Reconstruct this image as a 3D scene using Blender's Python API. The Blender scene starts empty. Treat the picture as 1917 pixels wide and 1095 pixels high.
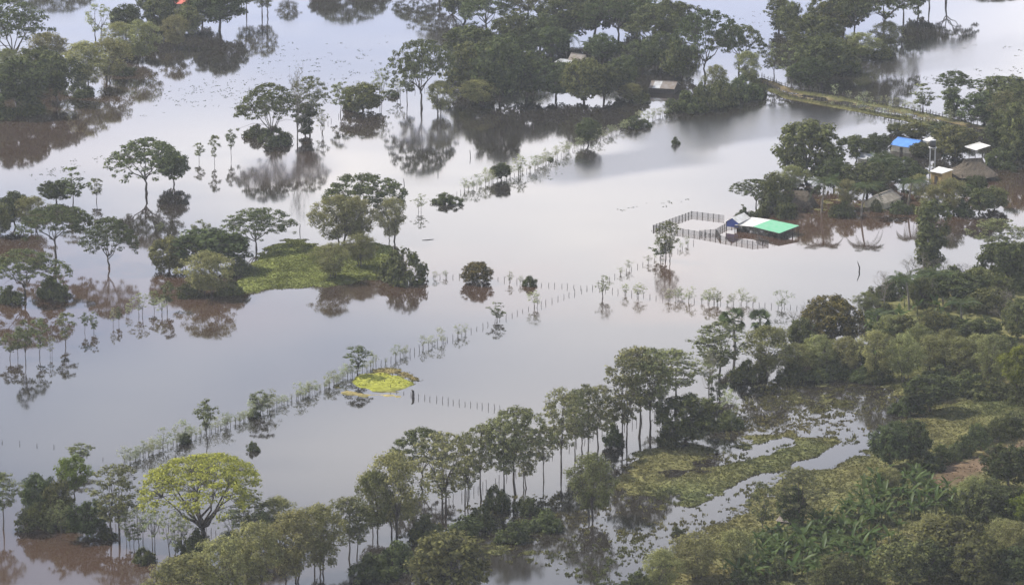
import bpy, math, random
import numpy as np
from mathutils import Vector, Matrix
rad = math.radians
scene = bpy.context.scene
col = scene.collection

# ------------------------------------------------------------------ camera, sky, sun, exposure
CAM_H, PITCH, FPX = 178.0, rad(13.5), 7367.0
CX, CY = 958.5, 547.5
cam_data = bpy.data.cameras.new('camera')
cam_data.sensor_width = 36.0
cam_data.lens = 36.0 * FPX / 1917.0
cam_data.clip_start, cam_data.clip_end = 1.0, 20000.0
cam = bpy.data.objects.new('camera', cam_data)
cam.location = (0, 0, CAM_H)
cam.rotation_euler = (math.pi / 2 - PITCH, 0, 0)
col.objects.link(cam)
scene.camera = cam

SUN_EL, SUN_AZ = rad(48), rad(-62)          # azimuth measured from +Y towards +X
world = bpy.data.worlds.new('World')
scene.world = world
world.use_nodes = True
nt = world.node_tree
nt.nodes.clear()
N = nt.nodes.new
sky = N('ShaderNodeTexSky')
sky.sky_type = 'NISHITA'
sky.sun_disc = False
sky.sun_elevation = SUN_EL
sky.sun_rotation = SUN_AZ
sky.air_density, sky.dust_density, sky.ozone_density = 1.0, 0.8, 1.6
geo = N('ShaderNodeTexCoord')
mp = N('ShaderNodeMapping')
mp.inputs['Scale'].default_value = (1.0, 1.0, 3.2)
mp.inputs['Location'].default_value = (1.2, 4.4, 2.1)
nz = N('ShaderNodeTexNoise')
nz.inputs['Scale'].default_value = 3.4
nz.inputs['Detail'].default_value = 4.0
nz.inputs['Roughness'].default_value = 0.5
rp = N('ShaderNodeValToRGB')
rp.color_ramp.elements[0].position = 0.36
rp.color_ramp.elements[0].color = (0, 0, 0, 1)
rp.color_ramp.elements[1].position = 0.62
rp.color_ramp.elements[1].color = (1, 1, 1, 1)
cm = N('ShaderNodeMix')
cm.data_type = 'RGBA'
bgain = N('ShaderNodeMath'); bgain.operation = 'MULTIPLY'; bgain.inputs[1].default_value = 0.78
hz = N('ShaderNodeMix'); hz.data_type = 'RGBA'; hz.blend_type = 'MIX'
hz.inputs[0].default_value = 0.45
hz.inputs[7].default_value = (16.8, 17.4, 23.0, 1)
cloudcol = (29.4, 27.2, 24.2, 1)
cm.inputs[7].default_value = cloudcol
bg = N('ShaderNodeBackground')
bg.inputs[1].default_value = 0.105
out = N('ShaderNodeOutputWorld')
L = nt.links.new
L(geo.outputs['Generated'], mp.inputs['Vector'])
L(mp.outputs[0], nz.inputs['Vector'])
L(nz.outputs[0], rp.inputs[0])
sxyz = N('ShaderNodeSeparateXYZ'); L(geo.outputs['Generated'], sxyz.inputs[0])
thin = N('ShaderNodeMapRange'); thin.interpolation_type = 'SMOOTHSTEP'     # clouds pile up towards the horizon and open overhead
thin.inputs[1].default_value = .19; thin.inputs[2].default_value = .34; thin.inputs[3].default_value = 1.0; thin.inputs[4].default_value = .10
L(sxyz.outputs[2], thin.inputs[0])
cth = N('ShaderNodeMath'); cth.operation = 'MULTIPLY'
L(rp.outputs[0], cth.inputs[0]); L(thin.outputs[0], cth.inputs[1]); L(cth.outputs[0], bgain.inputs[0])
hzf = N('ShaderNodeMapRange'); hzf.interpolation_type = 'SMOOTHSTEP'        # pale haze low in the sky
hzf.inputs[1].default_value = .02; hzf.inputs[2].default_value = .42; hzf.inputs[3].default_value = .70; hzf.inputs[4].default_value = .0
L(sxyz.outputs[2], hzf.inputs[0]); L(hzf.outputs[0], hz.inputs[0])
L(sky.outputs[0], hz.inputs[6])
L(bgain.outputs[0], cm.inputs[0])
L(hz.outputs[2], cm.inputs[6])
L(cm.outputs[2], bg.inputs[0])
L(bg.outputs[0], out.inputs[0])

sun_data = bpy.data.lights.new('sun', 'SUN')
sun_data.energy = 5.0
sun_data.angle = rad(0.55)
sun_data.color = (1.0, 0.93, 0.81)
sun = bpy.data.objects.new('sun', sun_data)
sdir = Vector((math.sin(SUN_AZ) * math.cos(SUN_EL), math.cos(SUN_AZ) * math.cos(SUN_EL), math.sin(SUN_EL)))
sun.rotation_euler = sdir.to_track_quat('Z', 'Y').to_euler()
sun.location = (0, 700, 400)
col.objects.link(sun)

vs = scene.view_settings
vs.view_transform = 'Standard'
vs.look = 'None'
vs.exposure = 0.5
vs.gamma = 1.0
vs.use_curve_mapping = False
scene.cycles.use_denoising = True
scene.cycles.max_bounces = 7
scene.cycles.diffuse_bounces = 2
scene.cycles.glossy_bounces = 3
scene.cycles.transmission_bounces = 3
scene.cycles.volume_bounces = 0
scene.cycles.transparent_max_bounces = 6
scene.cycles.sample_clamp_indirect = 6.0
scene.render.film_transparent = False

# ------------------------------------------------------------------ helpers
CP, SP = math.cos(PITCH), math.sin(PITCH)

def W(u, v, z=0.0):
    """the point of the level z that lies along the sight line of photo point (u, v)"""
    x, y = (u - CX) / FPX, -(v - CY) / FPX
    d = Vector((x, CP + y * SP, -SP + y * CP))
    t = (z - CAM_H) / d.z
    return Vector((d.x * t, d.y * t, z))

def ppm(v):
    """photo points per metre at the water level of row v"""
    p = W(CX, v)
    depth = p.y * CP + (CAM_H) * SP
    return FPX / depth

def tag(o, label=None, cat=None, group=None, kind=None):
    if label: o['label'] = label
    if cat: o['category'] = cat
    if group: o['group'] = group
    if kind: o['kind'] = kind
    return o

def empty(name, loc=(0, 0, 0), rz=0.0, scale=(1, 1, 1)):
    o = bpy.data.objects.new(name, None)
    o.empty_display_size = 0.5
    o.location = loc
    o.rotation_euler = (0, 0, rz)
    o.scale = scale
    col.objects.link(o)
    return o

def link(name, mesh, parent=None, loc=None, rot=None, scale=None):
    o = bpy.data.objects.new(name, mesh)
    if loc is not None: o.location = loc
    if rot is not None: o.rotation_euler = rot
    if scale is not None: o.scale = scale
    if parent is not None: o.parent = parent
    col.objects.link(o)
    return o

def np_mesh(name, V, F, mat, smooth=False):
    """mesh of equal-sided faces from arrays"""
    V = np.asarray(V, np.float32); F = np.asarray(F, np.int32)
    k = F.shape[1]
    me = bpy.data.meshes.new(name)
    me.vertices.add(len(V)); me.vertices.foreach_set('co', V.ravel())
    me.loops.add(F.size); me.loops.foreach_set('vertex_index', F.ravel())
    me.polygons.add(len(F))
    me.polygons.foreach_set('loop_start', np.arange(0, F.size, k, dtype=np.int32))
    me.polygons.foreach_set('loop_total', np.full(len(F), k, np.int32))
    if smooth:
        me.polygons.foreach_set('use_smooth', np.ones(len(F), bool))
    me.update(calc_edges=True)
    if mat: me.materials.append(mat)
    return me

class MB:
    def __init__(s): s.v = []; s.f = []
    def quad(s, a, b, c, d):
        i = len(s.v); s.v += [tuple(a), tuple(b), tuple(c), tuple(d)]; s.f.append((i, i+1, i+2, i+3))
    def box(s, c, size, rz=0.0, tilt=None):
        hx, hy, hzz = size[0]/2, size[1]/2, size[2]/2
        m = Matrix.Rotation(rz, 3, 'Z')
        if tilt is not None: m = tilt @ m
        c = Vector(c); i = len(s.v)
        for z in (-hzz, hzz):
            for x, y in ((-hx,-hy),(hx,-hy),(hx,hy),(-hx,hy)):
                s.v.append(tuple(c + m @ Vector((x, y, z))))
        s.f += [(i,i+3,i+2,i+1),(i+4,i+5,i+6,i+7),(i,i+1,i+5,i+4),(i+1,i+2,i+6,i+5),(i+2,i+3,i+7,i+6),(i+3,i,i+4,i+7)]
    def bar(s, a, b, w, h):
        a, b = Vector(a), Vector(b)
        d = (b - a).normalized()
        up = Vector((0,0,1)) if abs(d.z) < .95 else Vector((1,0,0))
        x = d.cross(up).normalized() * (w/2); y = x.cross(d).normalized() * (h/2)
        i = len(s.v)
        for p in (a, b):
            for q in (-x-y, x-y, x+y, -x+y): s.v.append(tuple(p+q))
        s.f += [(i,i+1,i+2,i+3),(i+7,i+6,i+5,i+4)]
        for k in range(4):
            j = (k+1) % 4
            s.f.append((i+k, i+4+k, i+4+j, i+j))
    def tube(s, pts, rs, n=5):
        pts = [Vector(p) for p in pts]
        base = len(s.v)
        for k, p in enumerate(pts):
            d = (pts[min(k+1, len(pts)-1)] - pts[max(k-1, 0)])
            d = d.normalized() if d.length > 1e-6 else Vector((0,0,1))
            up = Vector((0,0,1)) if abs(d.z) < .9 else Vector((1,0,0))
            x = d.cross(up).normalized(); y = x.cross(d)
            for j in range(n):
                a = 2*math.pi*j/n
                s.v.append(tuple(p + (x*math.cos(a) + y*math.sin(a))*rs[k]))
        for k in range(len(pts)-1):
            for j in range(n):
                a = base + k*n + j; b = base + k*n + (j+1) % n
                s.f.append((a, b, b+n, a+n))
        s.f.append(tuple(base + (len(pts)-1)*n + j for j in range(n)))
    def mesh(s, name, mat, smooth=False):
        me = bpy.data.meshes.new(name)
        me.from_pydata(s.v, [], s.f)
        if smooth:
            for p in me.polygons: p.use_smooth = True
        if mat: me.materials.append(mat)
        me.update()
        return me
    def build(s, name, mat, parent=None, smooth=False):
        return link(name, s.mesh(name, mat, smooth), parent)

def value_noise(x, y, cell, seed):
    r = np.random.default_rng(seed)
    g = r.random((256, 256))
    fx, fy = x / cell, y / cell
    ix, iy = np.floor(fx).astype(int), np.floor(fy).astype(int)
    tx, ty = fx - ix, fy - iy
    tx = tx*tx*(3-2*tx); ty = ty*ty*(3-2*ty)
    a = g[ix & 255, iy & 255]; b = g[(ix+1) & 255, iy & 255]
    c = g[ix & 255, (iy+1) & 255]; d = g[(ix+1) & 255, (iy+1) & 255]
    return (a*(1-tx)+b*tx)*(1-ty) + (c*(1-tx)+d*tx)*ty - 0.5

def poly_px(pts): return np.array([W(u, v)[:2] for u, v in pts])

def sdf(X, Y, P):
    """signed distance to polygon P, positive inside"""
    d = np.full(X.shape, 1e9); ins = np.zeros(X.shape, bool)
    n = len(P)
    for i in range(n):
        ax, ay = P[i]; bx, by = P[(i+1) % n]
        ex, ey = bx-ax, by-ay
        t = np.clip(((X-ax)*ex + (Y-ay)*ey) / (ex*ex+ey*ey+1e-9), 0, 1)
        d = np.minimum(d, np.hypot(X-ax-t*ex, Y-ay-t*ey))
        cross = ((ay > Y) != (by > Y)) & (X < (bx-ax)*(Y-ay)/(by-ay+1e-12) + ax)
        ins ^= cross
    return np.where(ins, d, -d)

def line_dist(X, Y, P):
    d = np.full(X.shape, 1e9)
    for i in range(len(P)-1):
        ax, ay = P[i]; bx, by = P[i+1]
        ex, ey = bx-ax, by-ay
        t = np.clip(((X-ax)*ex + (Y-ay)*ey) / (ex*ex+ey*ey+1e-9), 0, 1)
        d = np.minimum(d, np.hypot(X-ax-t*ex, Y-ay-t*ey))
    return d

# ------------------------------------------------------------------ materials
def new_mat(name):
    m = bpy.data.materials.new(name); m.use_nodes = True
    t = m.node_tree; t.nodes.clear()
    o = t.nodes.new('ShaderNodeOutputMaterial')
    return m, t, o

def leaf_mat(name, c, trans=0.35, spread=0.55, warm=0.0, gloss=0.0):
    m, t, o = new_mat(name); n = t.nodes.new; l = t.links.new
    g = n('ShaderNodeNewGeometry'); oi = n('ShaderNodeObjectInfo')
    r = n('ShaderNodeValToRGB'); e = r.color_ramp.elements
    e[0].position = 0; e[0].color = (c[0]*(1-spread), c[1]*(1-spread), c[2]*(1-spread*.8), 1)
    e[1].position = 1; e[1].color = (c[0]*(1+spread+warm), c[1]*(1+spread), c[2]*(1+spread*.3), 1)
    l(g.outputs['Random Per Island'], r.inputs[0])
    hsv = n('ShaderNodeHueSaturation'); hsv.inputs['Saturation'].default_value = .92
    mh = n('ShaderNodeMapRange'); mh.inputs[3].default_value = 0.475; mh.inputs[4].default_value = 0.515
    mv = n('ShaderNodeMapRange'); mv.inputs[3].default_value = 0.78; mv.inputs[4].default_value = 1.28
    mul = n('ShaderNodeMath'); mul.operation = 'MULTIPLY'; mul.inputs[1].default_value = 7.31
    fr = n('ShaderNodeMath'); fr.operation = 'FRACT'
    l(oi.outputs['Random'], mh.inputs[0]); l(oi.outputs['Random'], mul.inputs[0])
    l(mul.outputs[0], fr.inputs[0]); l(fr.outputs[0], mv.inputs[0])
    l(mh.outputs[0], hsv.inputs['Hue']); l(mv.outputs[0], hsv.inputs['Value'])
    l(r.outputs[0], hsv.inputs['Color'])
    d = n('ShaderNodeBsdfDiffuse'); tr = n('ShaderNodeBsdfTranslucent'); mx = n('ShaderNodeMixShader')
    mx.inputs[0].default_value = trans
    l(hsv.outputs[0], d.inputs[0]); l(hsv.outputs[0], tr.inputs[0])
    l(d.outputs[0], mx.inputs[1]); l(tr.outputs[0], mx.inputs[2])
    last = mx
    if gloss:
        gl = n('ShaderNodeBsdfGlossy'); gl.inputs['Roughness'].default_value = 0.38
        gl.inputs[0].default_value = (.8, .85, .9, 1)
        m2 = n('ShaderNodeMixShader'); m2.inputs[0].default_value = gloss
        l(mx.outputs[0], m2.inputs[1]); l(gl.outputs[0], m2.inputs[2]); last = m2
    l(last.outputs[0], o.inputs[0])
    return m

def solid_mat(name, c, rough=0.8, noise=0.25, scale=3.0, metal=0.0, stretch=(1, 1, 1), bump=0.0, dirt=None):
    m, t, o = new_mat(name); n = t.nodes.new; l = t.links.new
    tc = n('ShaderNodeTexCoord'); mpp = n('ShaderNodeMapping'); mpp.inputs['Scale'].default_value = stretch
    nn = n('ShaderNodeTexNoise'); nn.inputs['Scale'].default_value = scale; nn.inputs['Detail'].default_value = 5
    r = n('ShaderNodeValToRGB'); e = r.color_ramp.elements
    e[0].position = 0.3; e[1].position = 0.7
    k = dirt or tuple(x*(1-noise*1.6) for x in c)
    e[0].color = (*k, 1); e[1].color = (*[min(1, x*(1+noise*.6)) for x in c], 1)
    p = n('ShaderNodeBsdfPrincipled'); p.inputs['Roughness'].default_value = rough; p.inputs['Metallic'].default_value = metal
    l(tc.outputs['Object'], mpp.inputs[0]); l(mpp.outputs[0], nn.inputs['Vector']); l(nn.outputs[0], r.inputs[0])
    l(r.outputs[0], p.inputs['Base Color'])
    if bump:
        b = n('ShaderNodeBump'); b.inputs['Strength'].default_value = bump; b.inputs['Distance'].default_value = .05
        l(nn.outputs[0], b.inputs['Height']); l(b.outputs[0], p.inputs['Normal'])
    l(p.outputs[0], o.inputs[0])
    return m

M = {}
M['bark'] = solid_mat('bark', (0.075, 0.062, 0.05), .9, .5, 2.0, stretch=(3, 3, .6))
M['bark_pale'] = solid_mat('bark_pale', (0.21, 0.19, 0.16), .9, .4, 2.0, stretch=(3, 3, .6))
M['post'] = solid_mat('post_wood', (0.07, 0.062, 0.058), .9, .4, 4.0)
M['rain'] = leaf_mat('rain_leaf', (0.078, 0.096, 0.042), .25)
M['round'] = leaf_mat('round_leaf', (0.064, 0.080, 0.036), .25, .6)
M['round_b'] = leaf_mat('round_leaf_olive', (0.100, 0.108, 0.046), .28, .6)
M['tall'] = leaf_mat('tall_leaf', (0.150, 0.160, 0.080), .36)
M['willow'] = leaf_mat('willow_leaf', (0.190, 0.196, 0.082), .4, .45)
M['young'] = leaf_mat('young_leaf', (0.125, 0.148, 0.070), .35)
M['pale'] = leaf_mat('pale_leaf', (0.27, 0.30, 0.17), .4, .3)
M['yellow'] = leaf_mat('yellow_leaf', (0.235, 0.245, 0.042), .3, .4, warm=.12)
M['lime'] = leaf_mat('lime_leaf', (0.15, 0.185, 0.03), .4, .45)
M['bush'] = leaf_mat('bush_leaf', (0.078, 0.094, 0.040), .3)
M['rusty'] = leaf_mat('rusty_leaf', (0.078, 0.078, 0.028), .3, .6, warm=.35)
M['twig'] = leaf_mat('twig_bark', (0.16, 0.145, 0.12), .05, .4)
M['palm'] = leaf_mat('palm_leaf', (0.055, 0.078, 0.026), .3, .4, gloss=.02)
M['banana'] = leaf_mat('banana_leaf', (0.050, 0.078, 0.022), .35, .75, gloss=.006)
M['stem'] = solid_mat('banana_stem', (0.11, 0.12, 0.05), .7, .3)

# ------------------------------------------------------------------ ground sheet
LAND = [  # (outline, height at the edge, top height, slope inside, slope outside)
    ([(1150,912),(1165,870),(1200,845),(1290,830),(1330,842),(1325,862),(1180,925)], -.02, .30, .08, .16),
    ([(1318,872),(1400,862),(1440,836),(1500,820),(1558,824),(1562,848),(1520,866),(1440,890),(1370,925),(1290,955),(1262,930),(1170,930),(1200,905)], -.02, .38, .08, .16),
    ([(1425,905),(1530,874),(1640,838),(1690,785),(1755,748),(1830,742),(2100,745),(2150,1250),(1050,1250),(1190,1075),(1300,1010),(1400,935)], -.05, .9, .05, .14),
    ([(430,550),(437,528),(470,500),(500,458),(555,447),(610,462),(700,452),(748,458),(728,505),(702,524),(620,535),(540,541),(480,548)], -.05, .35, .10, .25),   # island
    ([(668,722),(662,714),(668,706),(690,702),(715,700),(745,706),(772,720),(758,726),(725,731),(690,731)], .16, .28, .12, .45),       # mown mound
    ([(625,733),(640,722),(660,728),(700,736),(745,735),(768,736),(760,743),(720,744),(660,740)], -.05, .12, .08, .25),
    ([(705,694),(720,690),(745,692),(770,700),(786,711),(775,712),(755,705),(730,699),(705,699)], -.05, .15, .10, .25),
    ([(1660,742),(1600,690),(1640,640),(1625,590),(1690,540),(1790,520),(1850,505),(2050,490),(2050,760),(1800,748)], -.02, .4, .06, .14),
]
MARSH = [
    [(760,1010),(850,965),(960,925),(1040,905),(1110,960),(1130,990),(1160,1030),(1100,1085),(1000,1050),(900,1050),(840,1095)],
    [(1090,905),(1180,905),(1260,930),(1330,940),(1250,985),(1180,1010),(1140,960)],
    [(1320,862),(1345,800),(1390,740),(1500,700),(1620,700),(1690,735),(1640,790),(1585,830),(1530,822),(1470,830),(1410,862)],
    [(1150,1040),(1230,1000),(1330,965),(1420,905),(1400,960),(1250,1040),(1130,1110)],
    [(1400,385),(1500,372),(1650,360),(1800,340),(1880,360),(1860,395),(1700,400),(1500,402),(1400,402)],
    [(1700,290),(1790,300),(1870,300),(1880,345),(1780,350),(1690,320)],
]
CHANNEL = [([(1652,775),(1618,805),(1592,838),(1545,862),(1512,872)], 2.6), ([(1440,893),(1400,912),(1365,935),(1300,965),(1220,1005),(1165,1055),(1120,1100)], 2.6),
           ([(1322,868),(1390,855),(1470,825)], 2.0), ([(1512,872),(1440,893)], .6), ([(640,722),(690,735),(760,737)], .8)]
GREEN = poly_px([(660,724),(657,714),(664,705),(690,701),(715,699),(747,705),(776,720),(760,727),(725,733),(690,733)])
SOIL = poly_px([(1735,905),(1790,872),(1850,850),(1890,838),(1960,825),(1960,850),(1860,885),(1800,915),(1760,925)])
PATH = poly_px([(1430,154),(1485,177),(1560,190.5),(1690,214),(1830,243)])
BUND = [poly_px([(1425,150),(1480,170),(1560,182.5),(1690,206),(1840,240)]), poly_px([(1425,158),(1480,184),(1560,198.5),(1690,222),(1830,252)])]
PATH2 = poly_px([(640,744),(652,735),(668,737)])

def terrain(X, Y):
    n1 = value_noise(X, Y, 2.6, 1); n2 = value_noise(X, Y, .95, 2); n3 = value_noise(X, Y, 11.0, 3)
    h = np.full(X.shape, -1.6)
    for pts, edge, top, si, so in LAND:
        d = sdf(X, Y, poly_px(pts)) + n1 * 1.1 + n3 * 1.2
        h = np.maximum(h, np.where(d > 0, np.minimum(edge + d * si, top), np.maximum(edge + d * so, -1.6)))
    dp = line_dist(X, Y, PATH) + n1*.8
    h = np.maximum(h, np.where(dp < 3, -.03, np.maximum(-.03 - (dp-3)*.4, -1.6)))
    for b in BUND:
        db = line_dist(X, Y, b) + n1*.6
        h = np.maximum(h, np.maximum(.42 - np.maximum(db-.5, 0)*.38, -1.6))
    for pts in MARSH:
        d = sdf(X, Y, poly_px(pts)) + n3 * 3
        m = np.clip(d / 4.0, -1, 1) * .5 + .5
        mh = -1.6 + m * 1.50 + n3 * .20
        h = np.maximum(h, np.where(d > -4, mh, -1.6))
    for pts, w in CHANNEL:
        d = line_dist(X, Y, poly_px(pts)) + n1 * 1.3
        cut = -.40 + np.maximum(d - w*.8, 0) * .6
        h = np.minimum(h, np.maximum(cut, -.5 - 0*d) if True else cut)
    amp = np.clip((h + 1.2) / 1.0, 0, 1)
    h = h + amp * (n1 * .30 + n2 * .20)
    return h

def cover(X, Y, h):
    n1 = value_noise(X, Y, 3.2, 11)[:, None]; n2 = value_noise(X, Y, 14.0, 12)[:, None]; n3 = value_noise(X, Y, 1.0, 13)[:, None]
    c = np.array([.120, .120, .052]) + (n1 + n3*.6) * np.array([.05, .046, .018]) + n2 * np.array([.06, .03, .015])
    wet = np.clip((.12 - h) / .25, 0, 1)[:, None]
    c = c * (1 - wet*.55) + np.array([.060, .048, .026]) * wet * .55
    g = np.clip(sdf(X, Y, GREEN) / .8 + .5, 0, 1)[:, None]
    c = c * (1-g) + (np.array([.235, .24, .05]) + n2 * np.array([.10, .04, .03]) + n1 * np.array([.08, .075, .03])) * g
    isl = np.clip(sdf(X, Y, poly_px(LAND[3][0])) / 2 + .7, 0, 1)[:, None]
    c = c * (1-isl) + np.array([.125, .140, .044]) * (1 + n1*.8) * isl
    for q in (5, 6):
        k = np.clip(sdf(X, Y, poly_px(LAND[q][0])) / 1.5 + .6, 0, 1)[:, None] * (1-g)
        c = c * (1-k) + np.array([.23, .19, .085]) * (1 + n1*.9) * k
    s = np.clip(sdf(X, Y, SOIL) / 2.5 + .5 + n1[:, 0]*1.2, 0, 1)[:, None]
    c = c * (1-s) + np.array([.125, .090, .060]) * (1 + n1*.8) * s
    for b in BUND:
        k = np.clip(1.6 - line_dist(X, Y, b), 0, 1)[:, None]
        c = c * (1-k) + np.array([.062, .062, .030]) * (1 + n1*.8) * k
    p = np.clip(2.2 - line_dist(X, Y, PATH) + n1[:, 0]*1.5, 0, 1)[:, None]
    c = c * (1-p) + np.array([.12, .098, .058]) * (1 + n1*1.1) * p
    return np.clip(c, .004, 1)

def add_cover(me, c):
    a = me.color_attributes.new('cover', 'FLOAT_COLOR', 'POINT')
    full = np.ones((len(c), 4), np.float32); full[:, :3] = c
    a.data.foreach_set('color', full.ravel())

def cover_mat(name, trans):
    m, t, o = new_mat(name); n = t.nodes.new; l = t.links.new
    a = n('ShaderNodeVertexColor'); a.layer_name = 'cover'
    tc = n('ShaderNodeTexCoord'); nn = n('ShaderNodeTexNoise'); nn.inputs['Scale'].default_value = 1.7; nn.inputs['Detail'].default_value = 7
    mr = n('ShaderNodeMapRange'); mr.inputs[1].default_value = .3; mr.inputs[2].default_value = .7; mr.inputs[3].default_value = .62; mr.inputs[4].default_value = 1.35
    mx = n('ShaderNodeMix'); mx.data_type = 'RGBA'; mx.blend_type = 'MULTIPLY'; mx.inputs[0].default_value = 1
    l(tc.outputs['Object'], nn.inputs['Vector']); l(nn.outputs[0], mr.inputs[0]); l(mr.outputs[0], mx.inputs[7]); l(a.outputs[0], mx.inputs[6])
    d = n('ShaderNodeBsdfDiffuse'); l(mx.outputs[2], d.inputs[0])
    if trans:
        tr = n('ShaderNodeBsdfTranslucent'); ms = n('ShaderNodeMixShader'); ms.inputs[0].default_value = trans
        l(mx.outputs[2], tr.inputs[0]); l(d.outputs[0], ms.inputs[1]); l(tr.outputs[0], ms.inputs[2]); l(ms.outputs[0], o.inputs[0])
    else:
        l(d.outputs[0], o.inputs[0])
    return m

def axis(lo, hi, a, b, step):
    left = [lo, (lo+a)/2, a-80, a-20] if lo < a-200 else [lo]
    right = [b+20, b+80, (hi+b)/2, hi] if hi > b+200 else [hi]
    return np.array(left + list(np.arange(a, b, step)) + right)

gx, gy = axis(-4000, 4000, -75, 122, .55), axis(-600, 6000, 500, 985, .85)
GX, GY = np.meshgrid(gx, gy); fx, fy = GX.ravel(), GY.ravel()
fh = terrain(fx, fy)
nxv, nyv = len(gx), len(gy)
ii = (np.arange(nyv-1)[:, None]*nxv + np.arange(nxv-1)[None, :]).ravel()
GF = np.stack([ii, ii+1, ii+nxv+1, ii+nxv], 1)
me = np_mesh('ground', np.stack([fx, fy, fh], 1), GF, cover_mat('ground_cover', 0), True)
add_cover(me, cover(fx, fy, fh))
tag(link('ground', me), 'olive grass and mud rising out of the flood water', kind='structure')

# grass blades on the land that stays dry or just awash
rng = np.random.default_rng(5)
def scatter_land(n, x0, x1, y0, y1, zmin):
    X, Y = rng.uniform(x0, x1, n), rng.uniform(y0, y1, n)
    h = terrain(X, Y); k = h > zmin
    return X[k], Y[k], h[k]
sx, sy, sz = [], [], []
for n, box, zm in ((150000, (-5, 100, 515, 700), -.09), (26000, (-60, -20, 735, 800), -.1), (16000, (-36, -12, 670, 700), -.06), (16000, (56, 118, 880, 985), -.05), (12000, (50, 110, 800, 900), -.1)):
    a, b, c = scatter_land(n, *box, zm); sx.append(a); sy.append(b); sz.append(c)
sx, sy, sz = map(np.concatenate, (sx, sy, sz))
onmow = sdf(sx, sy, GREEN) > -.5
onsoil = (sdf(sx, sy, SOIL) > -.5) & (rng.random(len(sx)) < .8)
onmowcut = onmow & (rng.random(len(sx)) < .85)
onarm = (np.maximum(sdf(sx, sy, poly_px(LAND[5][0])), sdf(sx, sy, poly_px(LAND[6][0]))) > -1) & (rng.random(len(sx)) < .75)
keep = ~onsoil & ~onarm & ~onmowcut & (line_dist(sx, sy, PATH) > 2.4 + rng.random(len(sx))*.8)
sx, sy, sz, onmow = sx[keep], sy[keep], sz[keep], onmow[keep]
n = len(sx)
nn_ = value_noise(sx, sy, 3.0, 21) + .5
hgt = (.08 + .26*nn_**2 * rng.random(n) + .08*rng.random(n)) * np.where(onmow, .5, 1)
ang = rng.uniform(0, 2*np.pi, n); wd = .10 + .22*rng.random(n)
V = np.zeros((n, 2, 3, 3), np.float32)
for k in range(2):
    a = ang + k*1.6
    lean = rng.normal(0, 1.1, (n, 2)) * hgt[:, None]
    V[:, k, 0] = np.stack([sx-np.cos(a)*wd, sy-np.sin(a)*wd, sz-.04], 1)
    V[:, k, 1] = np.stack([sx+np.cos(a)*wd, sy+np.sin(a)*wd, sz-.04], 1)
    V[:, k, 2] = np.stack([sx+lean[:, 0], sy+lean[:, 1], sz+hgt], 1)
cc = cover(sx, sy, sz) * rng.uniform(.65, 1.55, n)[:, None]
TV, TC = [], []                                     # small tussocks standing in the shallows
for pts, cnt in ((MARSH[0], 520), (MARSH[1], 420), (MARSH[2], 900), (MARSH[3], 420), (MARSH[4], 120)):
    PW = poly_px(pts); lo, hi = PW.min(0)-2, PW.max(0)+2
    X, Y = rng.uniform(lo[0], hi[0], cnt*5), rng.uniform(lo[1], hi[1], cnt*5)
    ok = (sdf(X, Y, PW) > -1.5) & (value_noise(X, Y, 6, 51) + rng.normal(0, .18, len(X)) > -.02)
    X, Y = X[ok][:cnt], Y[ok][:cnt]; hz_ = np.maximum(terrain(X, Y), -.05); cv_ = cover(X, Y, np.full(len(X), .3))
    for x_, y_, z_, c_ in zip(X, Y, hz_, cv_):
        sz_ = rng.uniform(.12, .5)**1.3 + .06
        for b_ in range(9):
            a_ = rng.uniform(0, 6.28); r_ = sz_*rng.random()**.5; bx_, by_ = x_+math.cos(a_)*r_, y_+math.sin(a_)*r_*1.4
            w_ = .10+.5*sz_*rng.random(); a2 = rng.uniform(0, 3.14); h_ = sz_*rng.uniform(.5, 1.1)
            TV.append([(bx_-math.cos(a2)*w_, by_-math.sin(a2)*w_, z_-.05), (bx_+math.cos(a2)*w_, by_+math.sin(a2)*w_, z_-.05), (bx_+rng.normal()*.1, by_+rng.normal()*.1, z_+h_)])
            TC.append(c_*rng.uniform(.6, 1.4))
TV, TC = np.array(TV, np.float32), np.array(TC)
GV = np.concatenate([V.reshape(-1, 3), TV.reshape(-1, 3)])
gm = np_mesh('grass', GV, np.arange(len(GV)).reshape(-1, 3), cover_mat('grass_blade', .5))
add_cover(gm, np.concatenate([np.repeat(cc, 6, 0), np.repeat(TC, 3, 0)]))
tag(link('grass', gm), 'rough green grass and weeds tufted over the wet ground', 'grass', kind='stuff')

# ------------------------------------------------------------------ flood water
wx = np.concatenate([[-4000, -1500, -500, -250], np.linspace(-160, 160, 130), [250, 500, 1500, 4000]])
wy = np.concatenate([[-600, 0, 400], np.linspace(470, 1250, 200), [1400, 1800, 2600, 4000, 6000]])
WX, WY = np.meshgrid(wx, wy); fx, fy = WX.ravel(), WY.ravel()
ii = (np.arange(len(wy)-1)[:, None]*len(wx) + np.arange(len(wx)-1)[None, :]).ravel()
WF = np.stack([ii, ii+1, ii+len(wx)+1, ii+len(wx)], 1)
wm, t, o = new_mat('flood_water'); nd = t.nodes.new; l = t.links.new
at = nd('ShaderNodeAttribute'); at.attribute_name = 'ruffle'
tc = nd('ShaderNodeTexCoord')
big = nd('ShaderNodeTexNoise'); big.inputs['Scale'].default_value = .012; big.inputs['Detail'].default_value = 3
l(tc.outputs['Object'], big.inputs['Vector'])
rmp = nd('ShaderNodeValToRGB'); e = rmp.color_ramp.elements
e[0].position = .05; e[0].color = (.015, .014, .013, 1); e[1].position = 1.0; e[1].color = (.078, .044, .028, 1)
silt = nd('ShaderNodeAttribute'); silt.attribute_name = 'silt'
sadd = nd('ShaderNodeMath'); sadd.operation = 'MULTIPLY_ADD'; sadd.inputs[1].default_value = .10
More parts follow.
